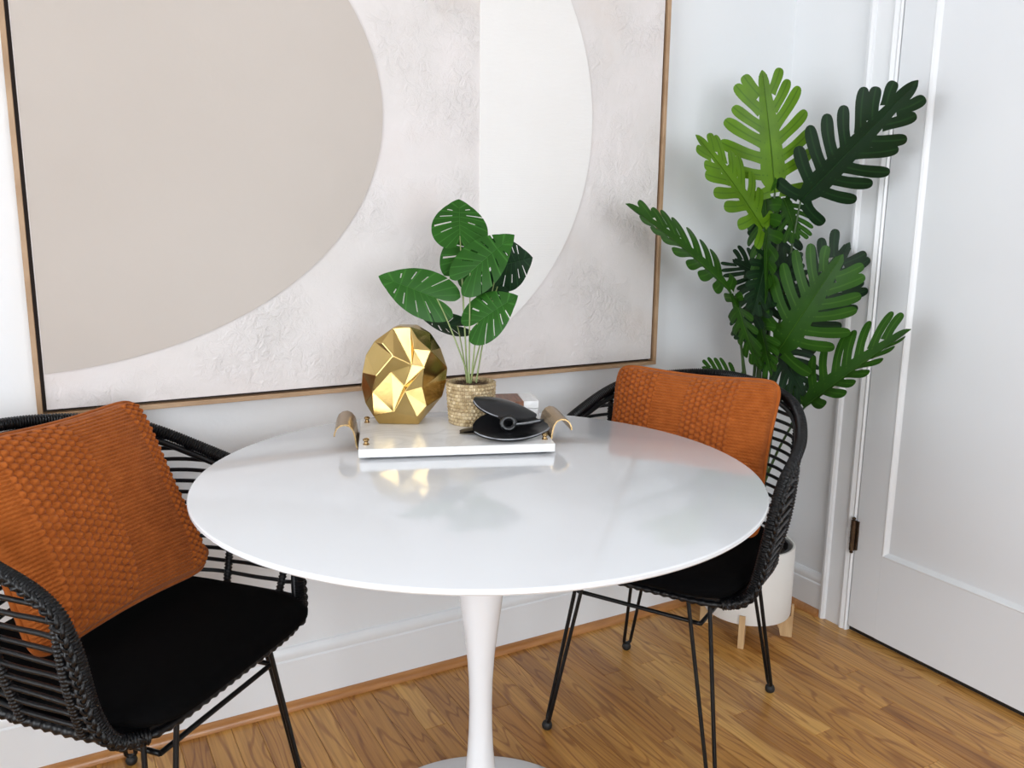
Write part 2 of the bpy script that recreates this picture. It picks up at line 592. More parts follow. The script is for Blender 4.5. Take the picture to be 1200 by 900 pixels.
def plank_mesh(L, w):
    key = (round(L, 2), round(w, 4))
    if key not in plank_cache:
        h, c, g = 0.012, 0.0009, 0.0003
        x0, x1, y0, y1 = g, w - g, g, L - g
        vs = [(x0, y0, -h), (x1, y0, -h), (x1, y1, -h), (x0, y1, -h),
              (x0, y0, -c), (x1, y0, -c), (x1, y1, -c), (x0, y1, -c),
              (x0 + c, y0 + c, 0), (x1 - c, y0 + c, 0), (x1 - c, y1 - c, 0), (x0 + c, y1 - c, 0)]
        fs = [(0, 1, 5, 4), (1, 2, 6, 5), (2, 3, 7, 6), (3, 0, 4, 7), (4, 5, 9, 8), (5, 6, 10, 9), (6, 7, 11, 10), (7, 4, 8, 11), (8, 9, 10, 11)]
        mb = MB().add(vs, fs)
        me = mb.mesh('plank', None)
        me.materials.append(M['oak'])
        plank_cache[key] = me
    return plank_cache[key]


rnd = random.Random(11)
x = XR
far = MB()
while x > XL + 0.001:
    w = min(PW, x - XL)
    x -= w
    y = YB
    first = True
    near_row = x > -1.02
    while y > YF + 0.001:
        L = rnd.choice([0.45, 0.62, 0.78, 0.95, 1.15]) if not first else rnd.choice([0.25, 0.4, 0.55, 0.7, 0.9, 1.1])
        first = False
        L = min(L, y - YF)
        if y - L - YF < 0.2:
            L = y - YF
        y -= L
        if near_row and y + L > -1.0:
            o = bpy.data.objects.new('plank', plank_mesh(L, w))
            o.location = (x, y, 0)
            o.parent = floor
            COL.objects.link(o)
        else:
            far.add([(x + .0005, y + .0005, -.011), (x + w - .0005, y + .0005, -.011), (x + w - .0005, y + L - .0005, -.011), (x + .0005, y + L - .0005, -.011),
                     (x + .0005, y + .0005, 0), (x + w - .0005, y + .0005, 0), (x + w - .0005, y + L - .0005, 0), (x + .0005, y + L - .0005, 0)],
                    [(0, 1, 5, 4), (1, 2, 6, 5), (2, 3, 7, 6), (3, 0, 4, 7), (4, 5, 6, 7)])
fo = far.build('floorboards', M['oak'], floor, smooth=None)
fo['kind'] = 'stuff'

# baseboards and oak shoe moulding
DOOR_Y1 = 0.252          # hinge edge of the door opening
CAS_Y1 = 0.352           # outer edge of the casing
DOOR_Y0 = -0.56


def base_profile(h=0.157):
    # depth (away from wall), height
    return [(0, 0.0), (0.013, 0.0), (0.013, h - 0.034), (0.010, h - 0.030), (0.0125, h - 0.020), (0.0105, h - 0.010), (0.005, h - 0.002), (0, h)]


def run_back(prof, x0, x1, z=0.0):
    return MB().prism([(x0, YB - d, z + h) for d, h in prof], (x1 - x0, 0, 0))


def run_right(prof, y0, y1, z=0.0):
    return MB().prism([(XR - d, y0, z + h) for d, h in prof], (0, y1 - y0, 0))


tag(run_back(base_profile(), XL, XR).build('baseboard_back', M['trim'], smooth=30), 'white moulded baseboard under the big painting', 'baseboard', kind='structure')
tag(run_right(base_profile(0.13), CAS_Y1, YB - 0.013).build('baseboard_right', M['trim'], smooth=30), 'short white baseboard between planter corner and door casing', 'baseboard', kind='structure')
shoe = [(0.013, 0), (0.031, 0)] + [(0.013 + 0.018 * math.cos(a), 0.019 * math.sin(a)) for a in [PI / 12 * k for k in range(1, 6)]] + [(0.013, 0.019)]
tag(run_back(shoe, XL, XR).build('trim_1', M['shoe'], smooth=50), 'oak shoe moulding along the foot of the white baseboard', 'moulding', kind='structure')
tag(run_right(shoe, CAS_Y1, YB - 0.031).build('trim_2', M['shoe'], smooth=50), 'short oak shoe moulding beside the door casing', 'moulding', kind='structure')

# door casing, moulded: raised outer bead, flat field, raised inner bead
cw = CAS_Y1 - DOOR_Y1


def casing_poly(y_out, y_in, x=XR):
    s = 1 if y_in > y_out else -1
    w = abs(y_in - y_out)
    pr = [(0, 0), (0, 0.018), (0.004, 0.022), (0.012, 0.024), (0.018, 0.020), (0.021, 0.013), (w - 0.030, 0.013), (w - 0.027, 0.018), (w - 0.020, 0.021),
          (w - 0.013, 0.018), (w - 0.010, 0.016), (w - 0.004, 0.019), (w, 0.014), (w, 0)]
    return [(x - d, y_out + s * a) for a, d in pr]


HEAD = 2.06
tag(MB().prism([(a, b, 0.0) for a, b in casing_poly(CAS_Y1, DOOR_Y1)], (0, 0, HEAD + 0.1)).build('trim_3', M['trim'], smooth=25), 'white moulded door casing on the hinge side', 'casing', kind='structure')
tag(MB().prism([(a, b, 0.0) for a, b in casing_poly(DOOR_Y0 - 0.1, DOOR_Y0)], (0, 0, HEAD + 0.1)).build('trim_4', M['trim'], smooth=25), 'white moulded door casing on the latch side', 'casing', kind='structure')
hp = casing_poly(HEAD + 0.1, HEAD)
tag(MB().prism([(a, DOOR_Y0, b) for a, b in hp], (0, DOOR_Y1 - DOOR_Y0, 0)).build('trim_5', M['trim'], smooth=25), 'white moulded casing above the door', 'casing', kind='structure')

# door leaf: stiles and rails round one recessed panel
PY1, PZ0 = 0.159, 0.262
door = empty('door_1', (XR, DOOR_Y1, 0))
tag(door, 'white panelled door with aged bronze hinge', 'door', kind='structure')


def dpart(name, mb, m, bevel=0.0):
    o = mb.build(name, m, None, smooth=30, bevel=bevel)
    o.parent = door
    o.location = (-XR, -DOOR_Y1, 0)
    return o


dpart('threshold_shade', MB().box((XR - 0.0015, DOOR_Y0, 0.0005), (XR - 0.0002, DOOR_Y1, 0.022)), M['pot_black'])  # black strip standing in for the shade under the door
T = 0.014
d0, d1 = DOOR_Y0 + 0.003, DOOR_Y1 - 0.003
PY0 = d0 + (d1 - PY1)
PZ1 = 1.93
dpart('stile', MB().box((XR - T, PY1, 0.017), (XR, d1, HEAD - 0.003)), M['door'], 0.0012)
dpart('stile', MB().box((XR - T, d0, 0.017), (XR, PY0, HEAD - 0.003)), M['door'], 0.0012)
dpart('rail', MB().box((XR - T, PY0, 0.017), (XR, PY1, PZ0)), M['door'])
dpart('rail', MB().box((XR - T, PY0, PZ1), (XR, PY1, HEAD - 0.003)), M['door'])
dpart('panel', MB().box((XR - 0.003, PY0, PZ0), (XR, PY1, PZ1)), M['door'])
# sticking (sloped moulding) round the panel
s = 0.014
st = MB()
for (ya, za, yb, zb, ny, nz) in ((PY1, PZ0, PY1, PZ1, -1, 0), (PY0, PZ0, PY0, PZ1, 1, 0), (PY0, PZ0, PY1, PZ0, 0, 1), (PY0, PZ1, PY1, PZ1, 0, -1)):
    prof = [(T, 0), (T + 0.002, 0.003), (T, 0.006), (0.0075, 0.009), (0.0035, s), (0.001, s), (0.001, 0)]
    poly = [(XR - d, ya + ny * a, za + nz * a) for d, a in prof]
    st.prism(poly, (0, yb - ya, zb - za))
dpart('panel_moulding', st, M['trim'])
hg = MB()
hy, hz0, hz1 = DOOR_Y1 + 0.0, 0.242, 0.352
hg.tube([(XR - 0.024, hy, hz0 + 0.010), (XR - 0.024, hy, hz1 - 0.010)], 0.0075, 12)
for zz, sg in ((hz0, 1), (hz1, -1)):
    hg.tube([(XR - 0.024, hy, zz + sg * t) for t in (0, 0.003, 0.006, 0.0075, 0.010)], [0.002, 0.0055, 0.0055, 0.0025, 0.006], 10)
for q in range(1, 5):
    zq = hz0 + 0.010 + (hz1 - hz0 - 0.020) * q / 5
    hg.tube([(XR - 0.024, hy, zq - 0.0012), (XR - 0.024, hy, zq + 0.0012)], 0.0082, 12)
hg.box((XR - 0.020, hy - 0.012, hz0 + 0.012), (XR - 0.010, hy - 0.001, hz1 - 0.012))
dpart('hinge', hg, M['hinge'])
kb = MB()
kb.tube([(XR - 0.012 - t, d0 + 0.06, 0.95) for t in (0, 0.005, 0.006, 0.03, 0.036, 0.05, 0.062, 0.066)], [0.026, 0.026, 0.011, 0.010, 0.022, 0.028, 0.02, 0.004], 20)
dpart('door_knob', kb, M['hinge'])

# ------------------------------------------------------------------ painting
PX0, PX1, PZB, PZT = -0.681, 0.865, 0.780, 2.06
pt = empty('painting', ((PX0 + PX1) / 2, YB, PZB))
tag(pt, 'large abstract painting of taupe and cream rounded shapes in thin oak floating frame', 'painting')
ox, oy, oz = pt.location


def ppart(name, mb, m, smooth=30, bevel=0.0):
    o = mb.build(name, m, None, smooth=smooth, bevel=bevel)
    o.parent = pt
    o.location = (-ox, -oy, -oz)
    return o


fw_, fd = 0.010, 0.036
YFRONT = YB - fd
ppart('frame_rail', MB().box((PX0, YFRONT, PZB), (PX1, YB - 0.001, PZB + fw_)), M['frame_wood'], bevel=0.001)
ppart('frame_rail', MB().box((PX0, YFRONT, PZT - fw_), (PX1, YB - 0.001, PZT)), M['frame_wood'], bevel=0.001)
ppart('frame_stile', MB().box((PX0, YFRONT, PZB + fw_), (PX0 + fw_, YB - 0.001, PZT - fw_)), M['frame_wood'], bevel=0.001)
ppart('frame_stile', MB().box((PX1 - fw_, YFRONT, PZB + fw_), (PX1, YB - 0.001, PZT - fw_)), M['frame_wood'], bevel=0.001)
ppart('backing', MB().box((PX0 + fw_, YB - 0.012, PZB + fw_), (PX1 - fw_, YB - 0.001, PZT - fw_)), M['gap'])
g = 0.007
CX0, CX1, CZ0, CZ1 = PX0 + fw_ + g, PX1 - fw_ - g, PZB + fw_ + g, PZT - fw_ - g
YC = YB - 0.030
ppart('canvas', MB().box((CX0, YC, CZ0), (CX1, YB - 0.012, CZ1)), M['canvas'])
# taupe rounded field, cut by the left canvas edge
ecx, ecz, ea, eb = -0.735, 1.412, 0.787, 0.545
poly = []
for k in range(97):
    a = -PI / 2 + PI * k / 96
    px, pz = ecx + ea * math.cos(a), ecz + eb * math.sin(a)
    if px >= CX0 + 0.002:
        poly.append((px, pz))
za = ecz - eb * math.sqrt(1 - ((CX0 + 0.002 - ecx) / ea) ** 2)
zb = ecz + eb * math.sqrt(1 - ((CX0 + 0.002 - ecx) / ea) ** 2)
poly = [(CX0 + 0.002, za)] + poly + [(CX0 + 0.002, zb)]
ppart('taupe_field', MB().prism([(a, YC - 0.0025, b) for a, b in poly], (0, 0.0025, 0)), M['taupe'])
# cream crescent, straight on its left side
ccx, ccz, cr, cx = 0.0, 1.42, 0.624, 0.299
a1 = math.acos(cx / cr)
poly = [(ccx + cr * math.cos(-a1 + 2 * a1 * k / 72), ccz + cr * math.sin(-a1 + 2 * a1 * k / 72)) for k in range(73)]
ppart('cream_half_moon', MB().prism([(a, YC - 0.0025, b) for a, b in poly], (0, 0.0025, 0)), M['cream'])

# ------------------------------------------------------------------ table
table = empty('round_table', (0, 0, 0))
tag(table, 'round glossy white pedestal table with marble tray on it', 'table')
RT = 0.488
MB().lathe([(0.0, 0.722), (RT - 0.060, 0.722), (RT - 0.012, 0.7275), (RT - 0.002, 0.7305), (RT, 0.733), (RT, 0.7375), (RT - 0.0012, 0.7393), (RT - 0.003, 0.74), (0.0, 0.74)], 160).build('tabletop', M['table'], table, smooth=30)
MB().lathe([(0.13, 0.722), (0.128, 0.714), (0.10, 0.700), (0.075, 0.670), (0.057, 0.62), (0.0455, 0.55), (0.038, 0.49), (0.031, 0.435), (0.0258, 0.39), (0.0225, 0.34), (0.0214, 0.29),
            (0.0222, 0.24), (0.0245, 0.195), (0.029, 0.15), (0.037, 0.105), (0.052, 0.065), (0.075, 0.039), (0.105, 0.025), (0.14, 0.0175)], 64).build('pedestal', M['table'], table, smooth=60)
MB().lathe([(0.0, 0.0), (0.249, 0.0), (0.251, 0.003), (0.250, 0.007), (0.244, 0.0105), (0.20, 0.0140), (0.14, 0.0180), (0.0, 0.0180)], 128).build('base', M['table'], table, smooth=40)

# ------------------------------------------------------------------ chairs
RIM = [(0.196, 0.222, 0.416), (0.236, 0.200, 0.428), (0.256, 0.184, 0.480), (0.274, 0.174, 0.600), (0.277, 0.127, 0.659), (0.270, -0.040, 0.714), (0.222, -0.165, 0.764), (0.130, -0.245, 0.788), (0.0, -0.285, 0.798)]
RIMF = [Vector(p) for p in RIM] + [Vector((-a, b, c)) for a, b, c in RIM[-2::-1]]
ZB0 = 0.425


def seat_outline(n=64, grow=0.0):
    """plan of the seat: rounded tub, wider at the front"""
    pts = []
    for k in range(n):
        a = 2 * PI * k / n
        ca, sa = math.cos(a), math.sin(a)
        e = 2 / (6.5 if sa > 0 else 3.2)
        u = math.copysign(abs(ca) ** e, ca) * (0.226 + grow)
        v = math.copysign(abs(sa) ** e, sa) * (0.226 + grow)
        if v < 0:
            u *= 1 - 0.22 * (v / 0.232) ** 2
        pts.append((u, v))
    return pts


def shell_columns():
    """list of (bottom point, rim point) from right arm front round the back to left arm front"""
    rim = catmull(RIMF, 10)
    cols = []
    for p in rim:
        if p.z < 0.60 and p.y > 0.15:
            continue
        b = Vector((p.x * 0.86, p.y * 0.86 + 0.012, ZB0))
        cols.append((b, p))
    # front edge columns: straight under the arm tips
    f0, f1 = cols[0], cols[-1]
    cols = [(Vector((0.236, 0.190, ZB0)), Vector((0.272, 0.175, 0.598)))] + cols + [(Vector((-0.236, 0.190, ZB0)), Vector((-0.272, 0.175, 0.598)))]
    return cols


COLS = shell_columns()


def shell_pt(col, z):
    b, t = col
    k = (z - b.z) / (t.z - b.z)
    q = b.lerp(t, k)
    # bulge of the basket
    n = Vector((q.x, q.y * 0.9, 0))
    if n.length > 1e-6:
        q = q + n.normalized() * 0.012 * math.sin(PI * min(1, max(0, k)))
    return q


def wrapped_tube(mb, pts, r, pitch, amp=0.12, sides=8):
    step = pitch / 4
    path = resample(pts, step)
    rad = [r * (1 + amp * math.sin(2 * PI * i / 4)) for i in range(len(path))]
    mb.tube(path, rad, sides)


def make_chair_meshes():
    parts = []      # (name, mesh, label)

    def put(name, mb, m, smooth=60, label=None):
        me = mb.mesh(name, smooth)
        me.materials.append(m)
        parts.append((name, me, label))
    # horizontal canes
    z = 0.443
    row = 0
    while z < 0.785:
        run, runs = [], []
        for i in range(len(COLS)):
            c = COLS[i]
            ok = z < c[1].z - 0.004
            if ok:
                if not run and i > 0:
                    p = COLS[i - 1]
                    t = (z - (p[1].z - 0.004)) / ((c[1].z) - p[1].z) if abs(c[1].z - p[1].z) > 1e-6 else 0
                    t = min(1, max(0, t))
                    run.append(p[1].lerp(c[1], t))
                run.append(shell_pt(c, z))
            else:
                if run:
                    p = COLS[i - 1]
                    t = ((p[1].z - 0.004) - z) / ((p[1].z - 0.004) - (c[1].z - 0.004)) if abs(c[1].z - p[1].z) > 1e-6 else 1
                    run.append(p[1].lerp(c[1], min(1, max(0, t))))
                    runs.append(run)
                    run = []
        if run:
            runs.append(run)
        runs = [r for r in runs if len(r) > 3]
        if runs:
            mb = MB()
            for r in runs:
                w = 0.0008 * math.sin(row * 2.1)
                mb.tube([p + Vector((0, 0, w * math.sin(k * 0.7))) for k, p in enumerate(r)], 0.0042, 7)
            put('cane', mb, M['cane'])
        z += 0.0225
        row += 1
    # wrapped uprights
    n = len(COLS)
    for fr in (0.075, 0.175, 0.285, 0.39, 0.5, 0.61, 0.715, 0.825, 0.925):
        c = COLS[int(round(fr * (n - 1)))]
        mb = MB()
        pts = [shell_pt(c, c[0].z + (c[1].z - c[0].z) * k / 10) for k in range(11)]
        wrapped_tube(mb, pts, 0.0075, 0.007, 0.16)
        put('upright', mb, M['cane'], 80)
    # rim: wrapped main rail with a second smooth rail running along its inner side
    mb = MB()
    path = catmull(RIMF, 14)
    wrapped_tube(mb, path, 0.0115, 0.0052, 0.10, 10)
    put('rim', mb, M['cane'], 80)
    mb = MB()
    inner = []
    for i, p in enumerate(path):
        t = i / (len(path) - 1)
        k = math.sin(PI * t)
        n2 = Vector((p.x, p.y, 0))
        n2 = n2.normalized() if n2.length > 1e-6 else Vector((0, 0, 0))
        inner.append(p - n2 * 0.011 * (1 - 0.3 * k) + Vector((0, 0, -0.006 - 0.016 * k * k)))
    mb.tube(resample(inner, 0.012), 0.0065, 8)
    put('inner_rail', mb, M['cane'], 60)
    # plaited outer edge down the front of each arm
    for sgn in (1, -1):
        mb = MB()
        edge = [Vector((sgn * a, b, c)) for a, b, c in RIM[0:6]]
        base = resample(catmull(edge, 12), 0.003)
        for ph in (0, 2 * PI / 3, 4 * PI / 3):
            st_ = []
            for i, p in enumerate(base):
                n2 = Vector((p.x, p.y * 0.35, 0)).normalized()
                tg = (base[min(i + 1, len(base) - 1)] - base[max(i - 1, 0)]).normalized()
                bn = tg.cross(n2).normalized()
                a = i * 0.42 + ph
                fade = min(1, (len(base) - 1 - i) / 20)
                st_.append(p + n2 * (0.0095 + 0.0025 * math.sin(2 * a)) * fade + bn * 0.006 * math.sin(a) * fade)
            mb.tube(st_, 0.0034, 6)
        put('plaited_edge', mb, M['cane'], 60)
    # woven seat base and front lip
    mb = MB()
    ol = seat_outline(64, 0.004)
    zs = [(0.96, 0.408), (1.0, 0.414), (1.0, 0.426), (0.97, 0.430)]
    mb.grid([[Vector((u * k, v * k, zz)) for k, zz in zs] for u, v in ol], closed_u=True)
    nb = len(mb.v)
    mb.add([(u * 0.96, v * 0.96, 0.408) for u, v in ol] + [(u * 0.97, v * 0.97, 0.430) for u, v in ol], [tuple(range(64))[::-1], tuple(range(64, 128))])
    put('seat_base', mb, M['cane'], 50)
    mb = MB()
    lip = resample([Vector((u, v, 0.420)) for u, v in seat_outline(64, 0.006)] + [Vector((*seat_outline(64, 0.006)[0], 0.420))], 0.0035)
    rad = [(0.0085 if p.y < 0.17 else 0.0065) * (1 + 0.18 * math.sin(i * 1.1)) for i, p in enumerate(lip)]
    lip = [p - Vector((0, 0, 0.006 if p.y > 0.17 else 0)) for p in lip]
    mb.tube(lip, rad, 8)
    put('seat_lip', mb, M['cane'], 80)
    # cushion
    mb = MB()
    ol = seat_outline(72, -0.002)
    prof = [(0.90, 0.430), (0.985, 0.434), (1.01, 0.442), (1.012, 0.450), (0.985, 0.459), (0.93, 0.4645), (0.75, 0.469), (0.45, 0.471), (0.15, 0.4715), (0.0, 0.4715)]

    def cush(u, v, k, zz):
        s_ = 1.0
        vv = v * k
        if vv > 0.14:
            vv = vv + (vv - 0.14) * 0.45
        return Vector((u * k, vv, zz))
    mb.grid([[cush(u, v, k, zz) for k, zz in prof] for u, v in ol], closed_u=True)
    mb.add([cush(u, v, 0.90, 0.430) for u, v in ol], [tuple(range(72))[::-1]])
    put('seat_cushion', mb, M['seat'], 80, 'flat black fabric seat pad')
    # hairpin legs, feet, stretchers
    tops = {}
    for su in (1, -1):
        for sv in (1, -1):
            foot = Vector((su * 0.200, sv * 0.225, 0.012))
            top = Vector((su * 0.135, sv * 0.185, 0.412))
            d = Vector((-su * 0.64, sv * 0.77, 0)).normalized()     # plane in which the rod is bent
            ax = (top - foot).normalized()
            pts = [top + d * 0.026, foot + ax * 0.035 + d * 0.0105]
            for k in range(1, 8):
                a = PI * k / 8
                pts.append(foot + ax * (0.018 - 0.010 * math.sin(a)) + d * 0.0105 * math.cos(a))
            pts += [foot + ax * 0.035 - d * 0.0105, top - d * 0.026]
            put('leg', MB().tube(pts, 0.0046, 8), M['iron'])
            put('>rubber_foot', MB().lathe([(0.0, 0.0), (0.008, 0.0), (0.0115, 0.004), (0.0125, 0.010), (0.0105, 0.017), (0.006, 0.021), (0.0, 0.022)], 16, (foot.x, foot.y, 0)), M['foot'])
            tops[(su, sv)] = foot.lerp(top, 0.84)
    for a, b in (((1, 1), (-1, 1)), ((1, -1), (-1, -1)), ((1, 1), (1, -1)), ((-1, 1), (-1, -1))):
        put('stretcher', MB().tube([tops[a], tops[b]], 0.0048, 8), M['iron'])
    return parts


CHAIR = make_chair_meshes()


def place_chair(cx, cy, ang, label):
    root = empty('wicker_chair', (cx, cy, 0), ang - PI / 2)
    tag(root, label, 'chair', 'black wicker chairs at the round table')
    for name, me, lab in CHAIR:
        sub = name.startswith('>')
        o = bpy.data.objects.new(name.lstrip('>'), me)
        o.parent = last if sub else root
        COL.objects.link(o)
        if not sub:
            last = o
        if lab:
            o['label'] = lab
    return root


# local x = chair's right hand side mirrored, local y = facing direction
CH_L = (-0.568, 0.267, -0.851)
CH_R = (0.598, 0.182, -2.639)
place_chair(*CH_L, 'black wicker tub chair with hairpin legs set under the taupe side of the painting')
place_chair(*CH_R, 'black wicker tub chair with hairpin legs standing before the tall lobed plant')


# ------------------------------------------------------------------ pillows
def chair_local(pose, u, v, z):
    cx, cy, a = pose
    fw = Vector((math.cos(a), math.sin(a), 0))
    l = Vector((-fw.y, fw.x, 0))
    return Vector((cx, cy, 0)) + l * u + fw * v + Vector((0, 0, z))


def pillow(name, origin, ax, up, W, H, bands, label, thick=0.060, n=300):
    """origin: middle of the lower edge; ax: direction of the lower edge; up: direction up the pillow"""
    ax, up = ax.normalized(), up.normalized()
    nor = ax.cross(up).normalized()
    A = np.linspace(-1, 1, n)
    a, b = np.meshgrid(A, A, indexing='ij')
    prof = np.clip((1 - np.abs(a) ** 3.0) * (1 - np.abs(b) ** 3.0), 0, 1) ** 0.55
    pin = 0.075
    def outline(a_, b_):
        c = 1 - 0.085 * (np.abs(a_) ** 7) * (np.abs(b_) ** 7)
        return a_ * (1 - pin * (1 - b_ ** 2)) * c * W / 2, b_ * (1 - pin * (1 - a_ ** 2)) * c * H / 2 + H / 2
    X, Y = outline(a, b)
    s = (a + 1) / 2
    seed = np.zeros_like(s)
    for s0, s1 in bands:
        seed = np.maximum(seed, np.clip(np.minimum(s - s0, s1 - s) / 0.012, 0, 1))
    p = 0.0142
    gx, gy = a * W / 2 / p, b * H / 2 / p
    bumps = (np.abs(np.sin(PI * gx)) * np.abs(np.sin(PI * (gy + 0.5 * np.floor(gx))))) ** 0.5
    q = 0.0082
    rx, ry = a * W / 2 / q, b * H / 2 / (q * 0.92)
    ribs = np.abs(np.sin(PI * (ry + 0.22 * np.abs(np.sin(PI * rx))))) ** 0.5
    h = seed * bumps * 0.0110 + (1 - seed) * ribs * 0.0062
    edge = np.clip((1 - np.maximum(np.abs(a), np.abs(b))) / 0.04, 0, 1)
    h = h * edge
    wob = 0.004 * np.sin(3.1 * a + 1.0) * np.sin(2.3 * b + 0.4)
    root = empty(name, origin)
    verts = []
    for side in (1, -1):
        dz = side * (prof * thick + h) + wob * prof
        if side == -1:
            dz = -(prof * thick * 0.9 + h * 0.8) + wob * prof
        V = np.stack([X, Y, dz], -1).reshape(-1, 3)
        verts.append(V)
    allv = np.concatenate(verts)
    R3 = np.array([list(ax), list(up), list(nor)])
    allv = allv @ R3
    idx = np.arange(n * n).reshape(n, n)
    q1 = np.stack([idx[:-1, :-1], idx[1:, :-1], idx[1:, 1:], idx[:-1, 1:]], -1).reshape(-1, 4)
    q2 = q1[:, ::-1] + n * n
    fs = np.concatenate([q1, q2])
    me = bpy.data.meshes.new(name)
    me.from_pydata(allv.tolist(), [], fs.tolist())
    me.polygons.foreach_set('use_smooth', [True] * len(me.polygons))
    me.materials.append(M['knit'])
    me.update()
    cover = bpy.data.objects.new('knit_cover', me)
    cover.parent = root
    COL.objects.link(cover)
    # seam round the edge
    path = []
    m_ = 60
    loop = [(-1 + 2 * k / m_, -1) for k in range(m_)] + [(1, -1 + 2 * k / m_) for k in range(m_)] + [(1 - 2 * k / m_, 1) for k in range(m_)] + [(-1, 1 - 2 * k / m_) for k in range(m_)]
    for (aa, bb) in loop:
        x_, y_ = outline(aa, bb)
        path.append(ax * x_ + up * y_)
    MB().tube(path, 0.0050, 8, closed=True).build('seam', M['knit'], cover, smooth=80)
    tag(root, label, 'pillow', 'rust knit pillows on the chairs')
    return root


def corner_ear(root, ax, up, W):
    nor = ax.cross(up).normalized()
    mb = MB()
    P_ = []
    for i in range(25):
        t = i / 24
        row = []
        rr_ = 0.026 * math.sqrt(max(0.0, 1 - (1.6 * t - 0.6) ** 2)) + 0.0005
        for j in range(24):
            a = 2 * PI * j / 24
            k = 1 + 0.06 * math.sin(a * 9)
            row.append(ax * (W / 2 - 0.052 + 0.082 * t) + up * (0.034 + rr_ * 0.85 * k * math.cos(a)) + nor * (-0.022 + rr_ * 0.7 * k * math.sin(a)))
        row.append(row[0])
        P_.append(row)
    mb.grid(P_)
    mb.build('corner_ear', M['knit'], root, smooth=80)


def seat_pillow(pose, u0, v0, z0, ul, vl, zl, roll, W, H, bands, label, **k):
    o = chair_local(pose, u0, v0, z0)
    up = chair_local(pose, u0 + ul, v0 + vl, z0 + zl) - o
    up.normalize()
    ax = chair_local(pose, u0 + 1, v0, z0) - o
    ax = (ax - up * ax.dot(up)).normalized()
    rot = Matrix.Rotation(roll, 3, ax.cross(up))
    return pillow('knit_pillow', o, rot @ ax, rot @ up, W, H, bands, label, **k)


pl_ = seat_pillow(CH_L, 0.005, 0.010, 0.488, 0, -0.155, 0.325, 0.0, 0.415, 0.375, [(0.13, 0.50), (0.84, 0.975)],
            'square rust orange knit pillow leaning on the chair under the taupe shape')
_up = (chair_local(CH_L, 0, -0.155, 0.325) - chair_local(CH_L, 0, 0, 0)).normalized()
_ax = (chair_local(CH_L, 1, 0, 0) - chair_local(CH_L, 0, 0, 0)).normalized()
corner_ear(pl_, _ax, _up, 0.415)
seat_pillow(CH_R, 0.0, 0.0, 0.478, 0, -0.115, 0.345, 0.0, 0.415, 0.372, [(0.03, 0.31), (0.50, 0.80)],
            'rust orange knit pillow on the chair before the tall lobed plant')

# ------------------------------------------------------------------ tray and what stands on it
TZ = 0.740
TR = Vector((-0.170, 0.165, 0))
tx = Vector((0.939, -0.343, 0)).normalized()
ty = Vector((0.343, 0.939, 0)).normalized()
TW, TD = 0.370, 0.250
tray = empty('marble_tray', (TR.x, TR.y, TZ), math.atan2(tx.y, tx.x))
tag(tray, 'white marble serving tray with brass strap handles on the white table', 'tray')
SZ0, SZ1 = 0.004, 0.0205
MB().box((0, 0, SZ0), (TW, TD, SZ1)).build('slab', M['marble'], tray, bevel=0.0015)
for x_ in (0.02, TW - 0.02):
    for y_ in (0.02, TD - 0.02):
        MB().lathe([(0.0, 0.0), (0.009, 0.0), (0.009, SZ0), (0.0, SZ0)], 16, (x_, y_, 0)).build('rubber_foot', M['foot'], tray)
for sgn, xe in ((-1, 0.0), (1, TW)):
    # strap: screwed flat to the slab end, rising and rolling outward
    prof = [(-0.004, SZ0 - 0.0005), (-0.002, SZ0 + 0.004), (0.0, SZ0 + 0.012), (0.002, 0.030), (0.005, 0.041), (0.011, 0.049), (0.019, 0.0525), (0.028, 0.051), (0.035, 0.046), (0.039, 0.038), (0.0405, 0.030)]
    y0, y1 = 0.062, 0.182
    th = 0.0028
    outer, inner = [], []
    for i, (a, z_) in enumerate(prof):
        p0 = Vector(prof[max(i - 1, 0)])
        p1 = Vector(prof[min(i + 1, len(prof) - 1)])
        t = (p1 - p0).normalized()
        nn = Vector((-t.y, t.x))
        outer.append((a + 0.0055 + nn.x * th / 2, z_ + nn.y * th / 2))
        inner.append((a + 0.0055 - nn.x * th / 2, z_ - nn.y * th / 2))
    sec = outer + inner[::-1]
    MB().prism([(xe + sgn * a, y0, z_) for a, z_ in sec], (0, y1 - y0, 0)).build('handle', M['brass'], tray, smooth=50)
    for y_ in (0.034, 0.214):
        MB().lathe([(0.0060, 0.0), (0.0060, 0.0015), (0.0042, 0.0025), (0.0040, 0.006), (0.0062, 0.0085), (0.0062, 0.0105), (0.0035, 0.0125), (0.0, 0.013)], 16, (xe - sgn * 0.014, y_, SZ1)).build('stud', M['brass'], tray, smooth=40)
TT = TZ + SZ1      # top of the slab

# gold faceted vase: hand-laid crumpled facets on a flattened disc
# front face vertices in cm (x to the right, z up from the base), third value = how far the point stands out
S = 1 / 6.92 / 5.55       # photo zoom pixels to cm


def vz(px, pz, d):
    return ((px - 400) * S, d, (855 - pz) * S)


